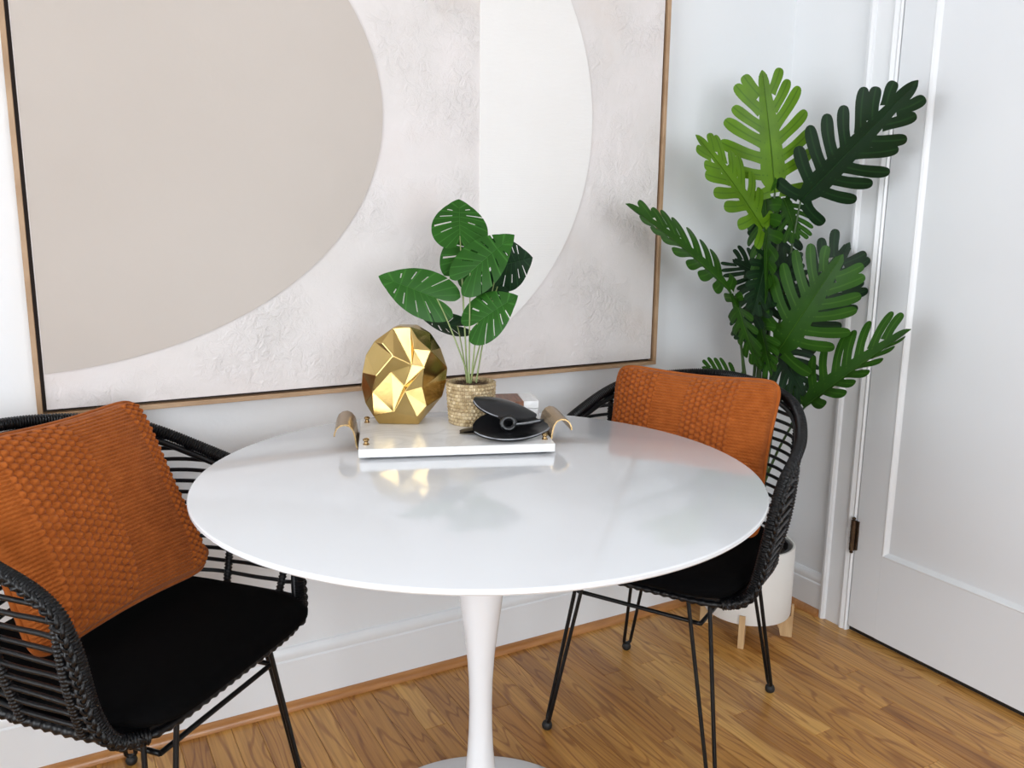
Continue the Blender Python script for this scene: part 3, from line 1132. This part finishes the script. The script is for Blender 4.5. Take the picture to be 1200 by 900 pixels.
VF = {
    'a': vz(372, 75, 0.6), 'b': vz(330, 92, 0.8), 'c': vz(182, 200, 0.7), 'd': vz(112, 310, 0.5), 'e': vz(82, 452, 0.6), 'f': vz(70, 565, 0.3),
    'g': vz(100, 700, 0.4), 'h': vz(150, 782, 0.6), 'i': vz(212, 855, 1.6), 'j': vz(530, 855, 1.6), 'k': vz(598, 700, 2.2), 'l': vz(566, 545, 2.5),
    'm': vz(598, 375, 2.3), 'n': vz(632, 262, 1.8), 'o': vz(525, 165, 2.0), 'p': vz(468, 80, 1.2),
    'A': vz(345, 298, 3.4), 'B': vz(482, 372, 2.2), 'C': vz(420, 545, 2.0), 'D': vz(318, 428, 2.5), 'E': vz(205, 462, 2.6), 'F': vz(340, 745, 3.0),
    'G': vz(250, 205, 2.0), 'H': vz(505, 245, 2.9), 'I': vz(585, 385, 3.0), 'J': vz(525, 785, 2.7), 'K': vz(175, 785, 2.2), 'L': vz(430, 575, 3.2), 'Q': vz(165, 600, 1.5),
}
TF = ['abp', 'bcG', 'cdA', 'cAG', 'bGA', 'bAB', 'bBp', 'pBH', 'pHo', 'oHn', 'nHI', 'nIm', 'HBI', 'dEA', 'deE', 'EAD', 'ABD', 'DBC', 'BIC', 'ILC', 'mIl', 'IlL',
      'eQE', 'efQ', 'EQD', 'QFD', 'DFC', 'CFL', 'fgQ', 'gKQ', 'QKF', 'ghK', 'hiK', 'KiF', 'FiJ', 'iJj', 'FJL', 'LJk', 'LkI'.replace('I', 'l'), 'Jjk']
SB = {'p2': vz(500, 80, -1.5), 'n2': vz(690, 265, -1.2), 'm2': vz(745, 430, -1.6), 'l2': vz(735, 545, -1.4), 'k2': vz(702, 660, -1.2), 'j2': vz(560, 853, -1.5), 'o2': vz(612, 140, -1.3)}


def gold_vase():
    keys = list(VF)
    pos = {k: Vector(VF[k]) * 0.01 for k in keys}
    # outline order of the front face (clockwise from base left)
    ring = ['i', 'h', 'g', 'f', 'e', 'd', 'c', 'b', 'a', 'p', 'o', 'n', 'm', 'l', 'k', 'j']
    ctr = Vector((0, 0, 0.10))
    vs, names = [], {}

    def addv(nm, p):
        names[nm] = len(vs)
        vs.append(p)
    DEP = 0.012
    for k in keys:
        p = pos[k]
        addv(k, Vector((p.x, -p.y - DEP, p.z)))
    # side ring, bulging outward at the widest plane, then the back ring and back facets
    for k in ring:
        p = pos[k]
        grow = 1.0
        sx = 1.25 if p.x > 0.0 else 1.02
        if k in ('i', 'j'):
            q = Vector((p.x * 1.05, 0.012, 0))
        elif k + '2' in SB:
            q = Vector(SB[k + '2']) * 0.01
            q = Vector((q.x, 0.016 + 0.005 * math.sin(ring.index(k) * 2.3), q.z))
        else:
            q = Vector((p.x * sx, 0.012 + 0.006 * math.sin(ring.index(k) * 2.3), 0.1 + (p.z - 0.1) * 1.0))
        addv('s' + k, q)
    for k in ring:
        p = pos[k]
        q = Vector((p.x * 0.98, 0.040 + 0.004 * math.sin(ring.index(k) * 1.7), 0.1 + (p.z - 0.1) * 0.93)) if k not in ('i', 'j') else Vector((p.x * 0.95, 0.034, 0))
        addv('r' + k, q)
    addv('back1', Vector((-0.02, 0.058, 0.13)))
    addv('back2', Vector((0.025, 0.052, 0.075)))
    fs = [tuple(names[c] for c in t) for t in TF]
    n = len(ring)
    for i in range(n - 1):
        a, b = ring[i], ring[i + 1]
        if i % 2:
            fs += [(names[a], names[b], names['s' + b]), (names[a], names['s' + b], names['s' + a])]
            fs += [(names['s' + a], names['s' + b], names['r' + a]), (names['s' + b], names['r' + b], names['r' + a])]
        else:
            fs += [(names[a], names[b], names['s' + a]), (names[b], names['s' + b], names['s' + a])]
            fs += [(names['s' + a], names['s' + b], names['r' + b]), (names['s' + a], names['r' + b], names['r' + a])]
        fs.append((names['r' + a], names['r' + b], names['back1' if i in range(3, 11) else 'back2']))
    fs += [(names['r' + ring[3]], names['back1'], names['back2']), (names['r' + ring[11]], names['back2'], names['back1'])]
    fs += [(names['i'], names['j'], names['sj'], names['si']), (names['si'], names['sj'], names['rj'], names['ri']), (names['ri'], names['rj'], names['back2'])]
    import bmesh
    bm = bmesh.new()
    bv = [bm.verts.new(p) for p in vs]
    for f in fs:
        try:
            bm.faces.new([bv[i] for i in f])
        except ValueError:
            pass
    bmesh.ops.recalc_face_normals(bm, faces=bm.faces)
    me = bpy.data.meshes.new('gold_vase')
    bm.to_mesh(me)
    bm.free()
    me.materials.append(M['gold'])
    o = bpy.data.objects.new('gold_vase', me)
    COL.objects.link(o)
    b = o.modifiers.new('bevel', 'BEVEL')
    b.width = 0.0012
    b.segments = 2
    b.limit_method = 'ANGLE'
    b.angle_limit = math.radians(12)
    return o


vase = gold_vase()
vase.location = (-0.010, 0.337, TT + 0.0005)
vase.rotation_euler = (0, 0, math.radians(-30))
tag(vase, 'gold faceted crumpled disc vase on the marble tray', 'vase')

# small monstera in a woven basket pot
POT = Vector((0.112, 0.268, TT))
mon = empty('potted_monstera', POT)
tag(mon, 'small green monstera in a pale woven basket pot on the tray', 'potted plant')
PR0, PR1, PH = 0.0440, 0.0500, 0.087
mb = MB()
nA, nZ = 289, 71
P = []
for i in range(nA):
    a = 2 * PI * i / nA
    row = []
    for j in range(nZ):
        z_ = PH * j / (nZ - 1)
        rr = PR0 + (PR1 - PR0) * (j / (nZ - 1)) ** 0.8
        fz = j / (nZ + 1) * 12
        fa = i / (nA - 1) * 36 + 0.5 * (math.floor(fz) % 2)
        h = 0.0030 * math.sqrt(abs(math.sin(PI * fa) * math.sin(PI * fz)))
        if j > nZ - 5:
            h = 0.0016 + 0.0006 * math.sin(a * 60)
        row.append((math.cos(a) * (rr + h), math.sin(a) * (rr + h), z_))
    row.append((math.cos(a) * (PR1 - 0.003), math.sin(a) * (PR1 - 0.003), PH + 0.001))
    row.append((math.cos(a) * (PR1 - 0.005), math.sin(a) * (PR1 - 0.005), PH - 0.014))
    P.append(row)
mb.grid(P, closed_u=True)
mb.add([(math.cos(2 * PI * k / 40) * PR0, math.sin(2 * PI * k / 40) * PR0, 0.0) for k in range(40)], [tuple(range(40))[::-1]])
mb.build('basket_pot', M['basket'], mon, smooth=60)
mb = MB()
rm = random.Random(3)
nr, na = 7, 40
G = []
for i in range(na):
    a = 2 * PI * i / na
    G.append([(math.cos(a) * (PR1 - 0.005) * j / nr, math.sin(a) * (PR1 - 0.005) * j / nr, PH - 0.010 + 0.006 * math.cos(j / nr * 1.5) + rm.uniform(-0.0015, 0.0015) * (0 < j)) for j in range(nr + 1)])
mb.grid(G, closed_u=True)
for k in range(60):
    a, r_ = rm.uniform(0, 2 * PI), rm.uniform(0.004, 0.040)
    c = Vector((math.cos(a) * r_, math.sin(a) * r_, PH - 0.004))
    d = Vector((rm.uniform(-1, 1), rm.uniform(-1, 1), rm.uniform(0, 0.35))).normalized() * rm.uniform(0.006, 0.014)
    mb.tube([c - d * 0.5, c + Vector((0, 0, 0.0015)), c + d * 0.5], 0.0007, 4)
mb.build('moss', M['moss'], mon, smooth=60)


def frame_for(B, T, roll):
    ax = (T - B).normalized()
    mid = (B + T) / 2
    vd = (CAM - mid).normalized()
    n0 = (vd - ax * vd.dot(ax)).normalized()
    nn = Matrix.Rotation(roll, 3, ax) @ n0
    side = ax.cross(nn).normalized()
    return ax, side, nn


RTAB = [(0, 1.0), (7, 0.93), (16, 0.84), (30, 0.755), (50, 0.675), (75, 0.60), (100, 0.545), (125, 0.49), (145, 0.43), (160, 0.30), (170, 0.12)]


def rtab(ph):
    for (p0, r0), (p1, r1) in zip(RTAB[:-1], RTAB[1:]):
        if p0 <= ph <= p1:
            t = (ph - p0) / (p1 - p0)
            return r0 + (r1 - r0) * t
    return RTAB[-1][1]


def monstera_leaf(parent, B, T, roll, width, fold, droop, m, seed, back=0.0):
    """heart-shaped leaf with slits; B = petiole joint, T = tip"""
    ax, side, nn = frame_for(B, T, roll)
    L = (T - B).length
    rr = random.Random(seed)
    nphi, nb = 84, 10
    mb = MB()
    wscale = width / (2 * 0.60 * L)

    def place(x_, y_):
        s_ = x_ / L
        ay = abs(y_)
        up = math.sin(fold) * ay - droop * L * (s_ * s_) - 0.35 * ay * ay / max(width, 1e-6) * 0.8
        return B + ax * x_ + side * (math.copysign(1, y_) * ay * math.cos(fold)) + nn * up - parent.location
    for sg in (1, -1):
        slits = [(ph + rr.uniform(-4, 4), rr.uniform(0.28, 0.42), rr.choice([0.72, 0.8, 0.86, 1.01])) for ph in (27, 46, 70, 98)]
        pts, fs, uvs = [], [], []
        for i in range(nphi + 1):
            ph = 170 * i / nphi
            r_ = rtab(ph) * L
            pr = math.radians(ph)
            e = (r_ * math.cos(pr), sg * r_ * math.sin(pr) * wscale)
            o_ = (max(0, 1 - ph / 165) ** 1.15 * 0.80 * L, 0)
            for j in range(nb + 1):
                t = j / nb
                x_ = o_[0] + (e[0] - o_[0]) * t
                y_ = o_[1] + (e[1] - o_[1]) * t
                pts.append(place(x_, y_))
                uvs.append((t, i / nphi))
        for i in range(nphi):
            phm = 170 * (i + 0.5) / nphi
            for j in range(nb):
                tm = (j + 0.5) / nb
                if any(abs(phm - s0) < 1.15 and t0 < tm < t1 for s0, t0, t1 in slits):
                    continue
                q = (i * (nb + 1) + j, (i + 1) * (nb + 1) + j, (i + 1) * (nb + 1) + j + 1, i * (nb + 1) + j + 1)
                fs.append(q if sg > 0 else q[::-1])
        mb.add(pts, fs, uvs)
    # raised midrib
    mid = [place(L * k / 12, 0.0) + nn * 0.0004 for k in range(12)]
    mb.tube(mid, [0.0011 - 0.00007 * k for k in range(12)], 5)
    mb.uv[-12 * 5:] = [(0.5, 0.0625)] * (12 * 5)
    return mb.build('leaf', m, parent, smooth=179)


def stalk(parent, a, b, c, r0, r1, m, name='stalk', owner=None):
    """quadratic curve from a to c pulled toward b"""
    pts = []
    for k in range(15):
        t = k / 14
        pts.append(a * (1 - t) ** 2 + b * 2 * t * (1 - t) + c * t * t - parent.location)
    return MB().tube(pts, [r0 + (r1 - r0) * k / 14 for k in range(15)], 8).build(name, m, owner or parent, smooth=80)


DP = 1.765
mon_leaves = [
    # base px, depth offset, tip px, depth offset, roll, width px, fold, droop, material, seed
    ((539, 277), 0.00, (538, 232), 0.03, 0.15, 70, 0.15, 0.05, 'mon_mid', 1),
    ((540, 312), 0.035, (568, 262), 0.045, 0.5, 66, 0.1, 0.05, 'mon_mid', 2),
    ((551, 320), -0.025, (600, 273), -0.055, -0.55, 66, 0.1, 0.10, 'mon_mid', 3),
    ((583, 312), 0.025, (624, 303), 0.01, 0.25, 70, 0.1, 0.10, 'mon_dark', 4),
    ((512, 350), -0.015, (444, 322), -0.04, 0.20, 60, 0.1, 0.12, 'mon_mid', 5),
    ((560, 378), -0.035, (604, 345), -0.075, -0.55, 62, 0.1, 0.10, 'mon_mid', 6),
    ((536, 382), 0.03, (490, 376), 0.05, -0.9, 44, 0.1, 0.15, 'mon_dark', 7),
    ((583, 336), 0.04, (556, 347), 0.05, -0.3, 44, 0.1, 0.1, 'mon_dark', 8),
]
rm = random.Random(8)
for (bu, bv_), db, (tu, tv), dt, roll, wpx, fold, droop, mm, sd in mon_leaves:
    B, T = at(bu, bv_, DP + db), at(tu, tv, DP + dt)
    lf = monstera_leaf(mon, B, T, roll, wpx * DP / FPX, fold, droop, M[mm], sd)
    foot = POT + Vector((rm.uniform(-0.008, 0.008), rm.uniform(-0.008, 0.008), PH - 0.012))
    ctrl = foot.lerp(B, 0.55) + (foot - B) * 0.0 + Vector((0, 0, 0.02))
    stalk(mon, foot, ctrl, B, 0.0019, 0.0013, M['stem_pale'], 'stalk', lf)

# coasters: half wood, half marble, stacked three high
CO = TR + tx * 0.3265 + ty * 0.205
ca = math.atan2(tx.y, tx.x)
for k in range(3):
    c = empty('coaster', (CO.x + (0, -0.001, -0.0005)[k], CO.y + (0, 0.001, -0.0005)[k], TT + k * 0.0165), ca + math.radians((0.3, -0.3, 0.2)[k]))
    tag(c, ['square wood and marble coaster at the bottom of the stack', 'square wood and marble coaster in the middle of the stack', 'square wood and marble coaster on top of the stack'][k], 'coaster', 'coasters stacked on the tray')
    MB().box((-0.042, -0.042, 0), (0.010, 0.042, 0.0156)).build('wood_half', M['coaster_wood'], c, bevel=0.0008)
    MB().box((0.0102, -0.042, 0), (0.042, 0.042, 0.0156)).build('marble_half', M['marble'], c, bevel=0.0008)

# black ornament of overlapping petals
orn = empty('petal_ornament', (*(TR + tx * 0.275 + ty * 0.077).xy, TT), math.atan2(tx.y, tx.x))
tag(orn, 'black glossy ornament of overlapping curved petals lying on the marble tray', 'ornament')


def petal(mb, L, W, lift, curl, xf, tipw=0.0, n=22, k=11, thick=0.004):
    top, bot = [], []
    for i in range(n + 1):
        s_ = i / n
        w = W * (math.sin(PI * min(1, (s_ * 0.97 + 0.015)) ** 0.82)) ** 0.62
        rt, rb = [], []
        for j in range(k + 1):
            t = 2 * j / k - 1
            x_ = (s_ - 0.5) * L
            y_ = t * w
            z_ = lift * math.sin(PI * s_) * (1 - t * t) + curl * (t * t) * (w / W)
            rt.append(xf @ Vector((x_, y_, z_ + thick)))
            rb.append(xf @ Vector((x_, y_, z_)))
        top.append(rt)
        bot.append(rb)
    mb.grid(top)
    mb.grid([r[::-1] for r in bot])
    return [r[0] for r in top], [r[-1] for r in top]


def rim_of(name, pts, r, m, parent):
    MB().tube(pts, r, 6).build(name, m, parent, smooth=80)


X1 = Matrix.Translation((0.020, -0.012, 0.014)) @ Matrix.Rotation(math.radians(3), 4, 'Z') @ Matrix.Rotation(math.radians(17), 4, 'X')
mb = MB()
e0, e1 = petal(mb, 0.150, 0.054, -0.006, 0.006, X1)
pe = mb.build('lower_petal', M['black_gloss'], orn, smooth=60)
rim_of('petal_edge', e0, 0.0016, M['grey_edge'], pe)
X2 = Matrix.Translation((0.012, 0.022, 0.050)) @ Matrix.Rotation(math.radians(-6), 4, 'Z') @ Matrix.Rotation(math.radians(15), 4, 'Y') @ Matrix.Rotation(math.radians(14), 4, 'X')
mb = MB()
e0, e1 = petal(mb, 0.130, 0.038, 0.010, -0.008, X2)
pe = mb.build('upper_petal', M['black_gloss'], orn, smooth=60)
rim_of('petal_edge', e0[:10], 0.0012, M['grey_edge'], pe)
MB().tube([Vector((0.014 + 0.013 * math.cos(a), -0.012 + 0.003 * math.sin(a), 0.0265 + 0.011 * math.sin(a))) for a in [2 * PI * k / 24 for k in range(24)]], 0.0052, 10, closed=True).build('ring', M['black_gloss'], orn, smooth=80)
MB().tube([Vector((0.026, -0.018, 0.0245)), Vector((0.05, -0.021, 0.0275)), Vector((0.075, -0.020, 0.031)), Vector((0.083, -0.018, 0.033))], [0.0035, 0.0045, 0.0045, 0.0015], 10).build('spike', M['black_gloss'], orn, smooth=80)
MB().tube([Vector((0.028, -0.0225, 0.0270)), Vector((0.05, -0.0255, 0.030)), Vector((0.075, -0.0245, 0.0335))], 0.0011, 6).build('spike_edge', M['grey_edge'], orn, smooth=80)
X3 = Matrix.Translation((-0.052, 0.020, 0.0015)) @ Matrix.Rotation(math.radians(12), 4, 'Z')
mb = MB()
petal(mb, 0.055, 0.014, 0.006, 0.003, X3)
mb.build('small_petal', M['black_gloss'], orn, smooth=60)

# ------------------------------------------------------------------ planter with the tall plant
PL = Vector((1.085, 0.400, 0))
planter = empty('planter', PL, math.radians(40))
tag(planter, 'white cylinder planter on pale wooden feet in the corner by the door', 'planter')
RB, RZ0, RZ1 = 0.124, 0.066, 0.276
MB().lathe([(0.0, RZ0), (RB - 0.008, RZ0), (RB - 0.002, RZ0 + 0.002), (RB, RZ0 + 0.008), (RB, RZ1 - 0.003), (RB - 0.002, RZ1), (RB - 0.007, RZ1), (RB - 0.009, RZ1 - 0.003), (RB - 0.009, RZ0 + 0.012), (0.0, RZ0 + 0.012)], 72).build('body', M['planter'], planter, smooth=40)
for k in range(4):
    xf = Matrix.Rotation(PI / 2 * k, 4, 'Z')
    # bracket foot: vertical outside, curved inside
    poly = [(0.132, 0, 0.0), (0.132, 0, 0.098), (0.1255, 0, 0.098), (0.1255, 0, RZ0 - 0.001), (0.045, 0, RZ0 - 0.001), (0.045, 0, 0.050)]
    for q in range(1, 7):
        a = PI / 2 * q / 6
        poly.append((0.045 + 0.052 * math.sin(a), 0, 0.012 + 0.038 * math.cos(a)))
    poly.append((0.100, 0, 0.0))
    poly = [(p[0], p[1] - 0.0085, p[2]) for p in poly]
    MB().prism(poly, (0, 0.017, 0), xf).build('foot', M['planter_wood'], planter, smooth=30, bevel=0.0012)

phil = empty('tall_lobed_plant', (PL.x, PL.y, RZ0 + 0.013))
tag(phil, 'tall green plant with deeply lobed leaves in black inner pot', 'potted plant')
pz = RZ0 + 0.013
MB().lathe([(0.0, 0.0), (0.085, 0.0), (0.106, 0.185), (0.112, 0.187), (0.112, 0.193), (0.104, 0.193), (0.100, 0.170), (0.0, 0.168)], 48).build('inner_pot', M['pot_black'], phil, smooth=40)
mb = MB()
G = []
for i in range(40):
    a = 2 * PI * i / 40
    G.append([(math.cos(a) * 0.099 * j / 8, math.sin(a) * 0.099 * j / 8, 0.172 + (rm.uniform(-0.003, 0.003) if 0 < j else 0)) for j in range(9)])
mb.grid(G, closed_u=True)
mb.build('soil', M['soil'], phil, smooth=60)


def lobed_leaf(B, T, roll, width, fold, droop, m, nl=9, seed=0, base_back=True, lw=1.0, skew=0.0):
    """long leaf cut into finger lobes on both sides of the midrib"""
    ax, side, nn = frame_for(B, T, roll)
    L = (T - B).length
    rr = random.Random(seed)
    mb = MB()

    def place(x_, y_):
        s_ = x_ / L
        ay = abs(y_)
        up = math.sin(fold) * ay - droop * L * (max(0, s_) ** 2) * 1.0 + droop * L * max(0, s_) - 0.55 * ay * ay / max(width, 1e-6)
        return B + ax * x_ + side * (math.copysign(1, y_) * ay * math.cos(fold)) + nn * up - phil.location

    TP = [0, 0.12, 0.25, 0.40, 0.55, 0.68, 0.80, 0.89, 0.95, 0.985, 1.0]
    PF = [1.05, 0.92, 0.86, 0.87, 0.92, 0.95, 0.93, 0.83, 0.66, 0.42, 0.08]

    def lobe(x0, sg, ang, ln, hw, curve, k=4):
        P_ = []
        y0 = width * 0.055
        px, py = x0 + y0 / math.tan(ang), y0
        prev = 0.0
        for t, w in zip(TP, PF):
            an = ang - curve * t
            px += math.cos(an) * ln * (t - prev)
            py += math.sin(an) * ln * (t - prev)
            prev = t
            dx, dy = math.cos(an), math.sin(an)
            P_.append([place(px - dy * q, sg * max(0.0, py + dx * q)) for q in [(2 * j / k - 1) * hw * w for j in range(k + 1)]])
        if sg < 0:
            P_ = [r[::-1] for r in P_]
        mb.grid(P_)
    for sg in (1, -1):
        for q in range(nl):
            s_n = q / (nl - 1)
            s0 = 0.03 + 0.72 * s_n
            ang = math.radians((108 if (q == 0 and base_back) else 82 - 42 * s_n) + rr.uniform(-4, 4))
            prof = 0.66 if q == 0 else 0.90 if q == 1 else 1.0 - 0.60 * (max(0, s_n - 0.25) / 0.75) ** 1.6
            ln = width * 0.5 * prof * rr.uniform(0.9, 1.06) / max(0.62, math.sin(ang)) * (1 + skew * sg) - width * 0.055
            hw = L * 0.72 / (nl - 1) * 0.46 * lw * rr.uniform(0.92, 1.06) * (1 - 0.15 * s_n)
            lobe(s0 * L + rr.uniform(-0.008, 0.008) * L, sg, ang, ln, hw, math.radians(rr.uniform(10, 24)))
        W_ = []
        for i in range(33):
            s_ = i / 32
            ww = width * 0.13 * min(1.0, 0.35 + 5 * s_) * (1 - 0.72 * s_ ** 1.5) + 0.0012
            W_.append([place(s_ * L * 0.96, sg * ww * t) for t in (0.0, 0.33, 0.66, 1.0)])
        if sg < 0:
            W_ = [r[::-1] for r in W_]
        n0 = len(mb.v)
        mb.grid(W_)
        mb.uv[n0:] = [(0, 0.0)] * (len(mb.v) - n0)
    # end lobe
    P_ = []
    for i in range(9):
        t = i / 8
        w = L * 0.045 * [0.9, 0.95, 1.0, 1.02, 1.0, 0.92, 0.78, 0.54, 0.08][i]
        P_.append([place(L * (0.80 + 0.20 * t), w * (2 * j / 4 - 1)) for j in range(5)])
    mb.grid(P_)
    rib = [place(L * k / 16 * 0.96, 0.0) + nn * 0.0006 for k in range(17)]
    n0 = len(mb.v)
    mb.tube(rib, [0.0019 - 0.0001 * k for k in range(17)], 6)
    mb.uv[n0:] = [(0.5, 0.5)] * (len(mb.v) - n0)
    return mb.build('leaf', m, phil, smooth=179)


phil_leaves = [
    # base px, depth, tip px, depth, roll, width px, fold, droop, material, lobes, seed
    ((908, 226), 2.27, (893, 82), 2.18, 0.30, 118, 0.08, 0.10, 'phil_young_lit', 7, 1),
    ((938, 236), 2.25, (1076, 94), 2.00, 0.10, 112, 0.10, 0.06, 'phil_dark_shaded', 8, 2),
    ((894, 268), 2.24, (815, 158), 2.13, 0.85, 86, 0.25, 0.10, 'phil_young_lit', 7, 3),
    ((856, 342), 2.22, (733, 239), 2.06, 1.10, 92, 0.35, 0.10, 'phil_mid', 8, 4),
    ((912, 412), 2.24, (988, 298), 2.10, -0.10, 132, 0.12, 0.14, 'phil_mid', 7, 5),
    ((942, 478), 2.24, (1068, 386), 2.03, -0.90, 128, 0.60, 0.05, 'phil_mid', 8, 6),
    ((926, 392), 2.36, (996, 284), 2.30, 0.25, 120, 0.10, 0.10, 'phil_dark_shaded', 7, 7),
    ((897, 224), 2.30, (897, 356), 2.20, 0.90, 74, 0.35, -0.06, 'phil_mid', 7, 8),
    ((905, 240), 2.36, (915, 335), 2.36, -0.5, 78, 0.2, 0.05, 'phil_dark_shaded', 6, 9),
    ((892, 320), 2.30, (873, 402), 2.22, 0.7, 76, 0.2, 0.05, 'phil_dark_shaded', 6, 10),
    ((908, 402), 2.30, (944, 466), 2.24, -0.5, 84, 0.2, 0.08, 'phil_dark_shaded', 6, 11),
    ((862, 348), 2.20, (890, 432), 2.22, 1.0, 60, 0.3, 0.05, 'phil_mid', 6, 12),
    ((905, 330), 2.34, (858, 304), 2.38, 0.6, 76, 0.2, 0.05, 'phil_dark_shaded', 6, 13),
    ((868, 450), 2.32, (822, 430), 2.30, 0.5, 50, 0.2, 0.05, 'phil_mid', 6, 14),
    ((900, 362), 2.28, (928, 296), 2.26, 0.4, 70, 0.2, 0.05, 'phil_dark_shaded', 6, 15),
    ((898, 300), 2.26, (880, 372), 2.18, -0.6, 58, 0.3, 0.08, 'phil_dark_shaded', 6, 16),
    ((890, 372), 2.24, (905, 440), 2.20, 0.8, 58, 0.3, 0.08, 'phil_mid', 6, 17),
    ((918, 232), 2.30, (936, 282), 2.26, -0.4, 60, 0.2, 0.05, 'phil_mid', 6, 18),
]
rm = random.Random(21)
for (bu, bv_), db, (tu, tv), dt, roll, wpx, fold, droop, mm, nl, sd in phil_leaves:
    B, T = at(bu, bv_, db), at(tu, tv, dt)
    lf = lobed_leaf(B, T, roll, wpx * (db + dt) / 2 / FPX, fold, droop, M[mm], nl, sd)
    foot = Vector((PL.x + rm.uniform(-0.025, 0.025), PL.y + rm.uniform(-0.025, 0.025), pz + 0.165))
    ctrl = Vector((foot.x * 0.75 + B.x * 0.25, foot.y * 0.75 + B.y * 0.25, foot.z + (B.z - foot.z) * 0.62))
    stalk(phil, foot, ctrl, B, 0.0052, 0.0028, M['stem'], 'stalk', lf)
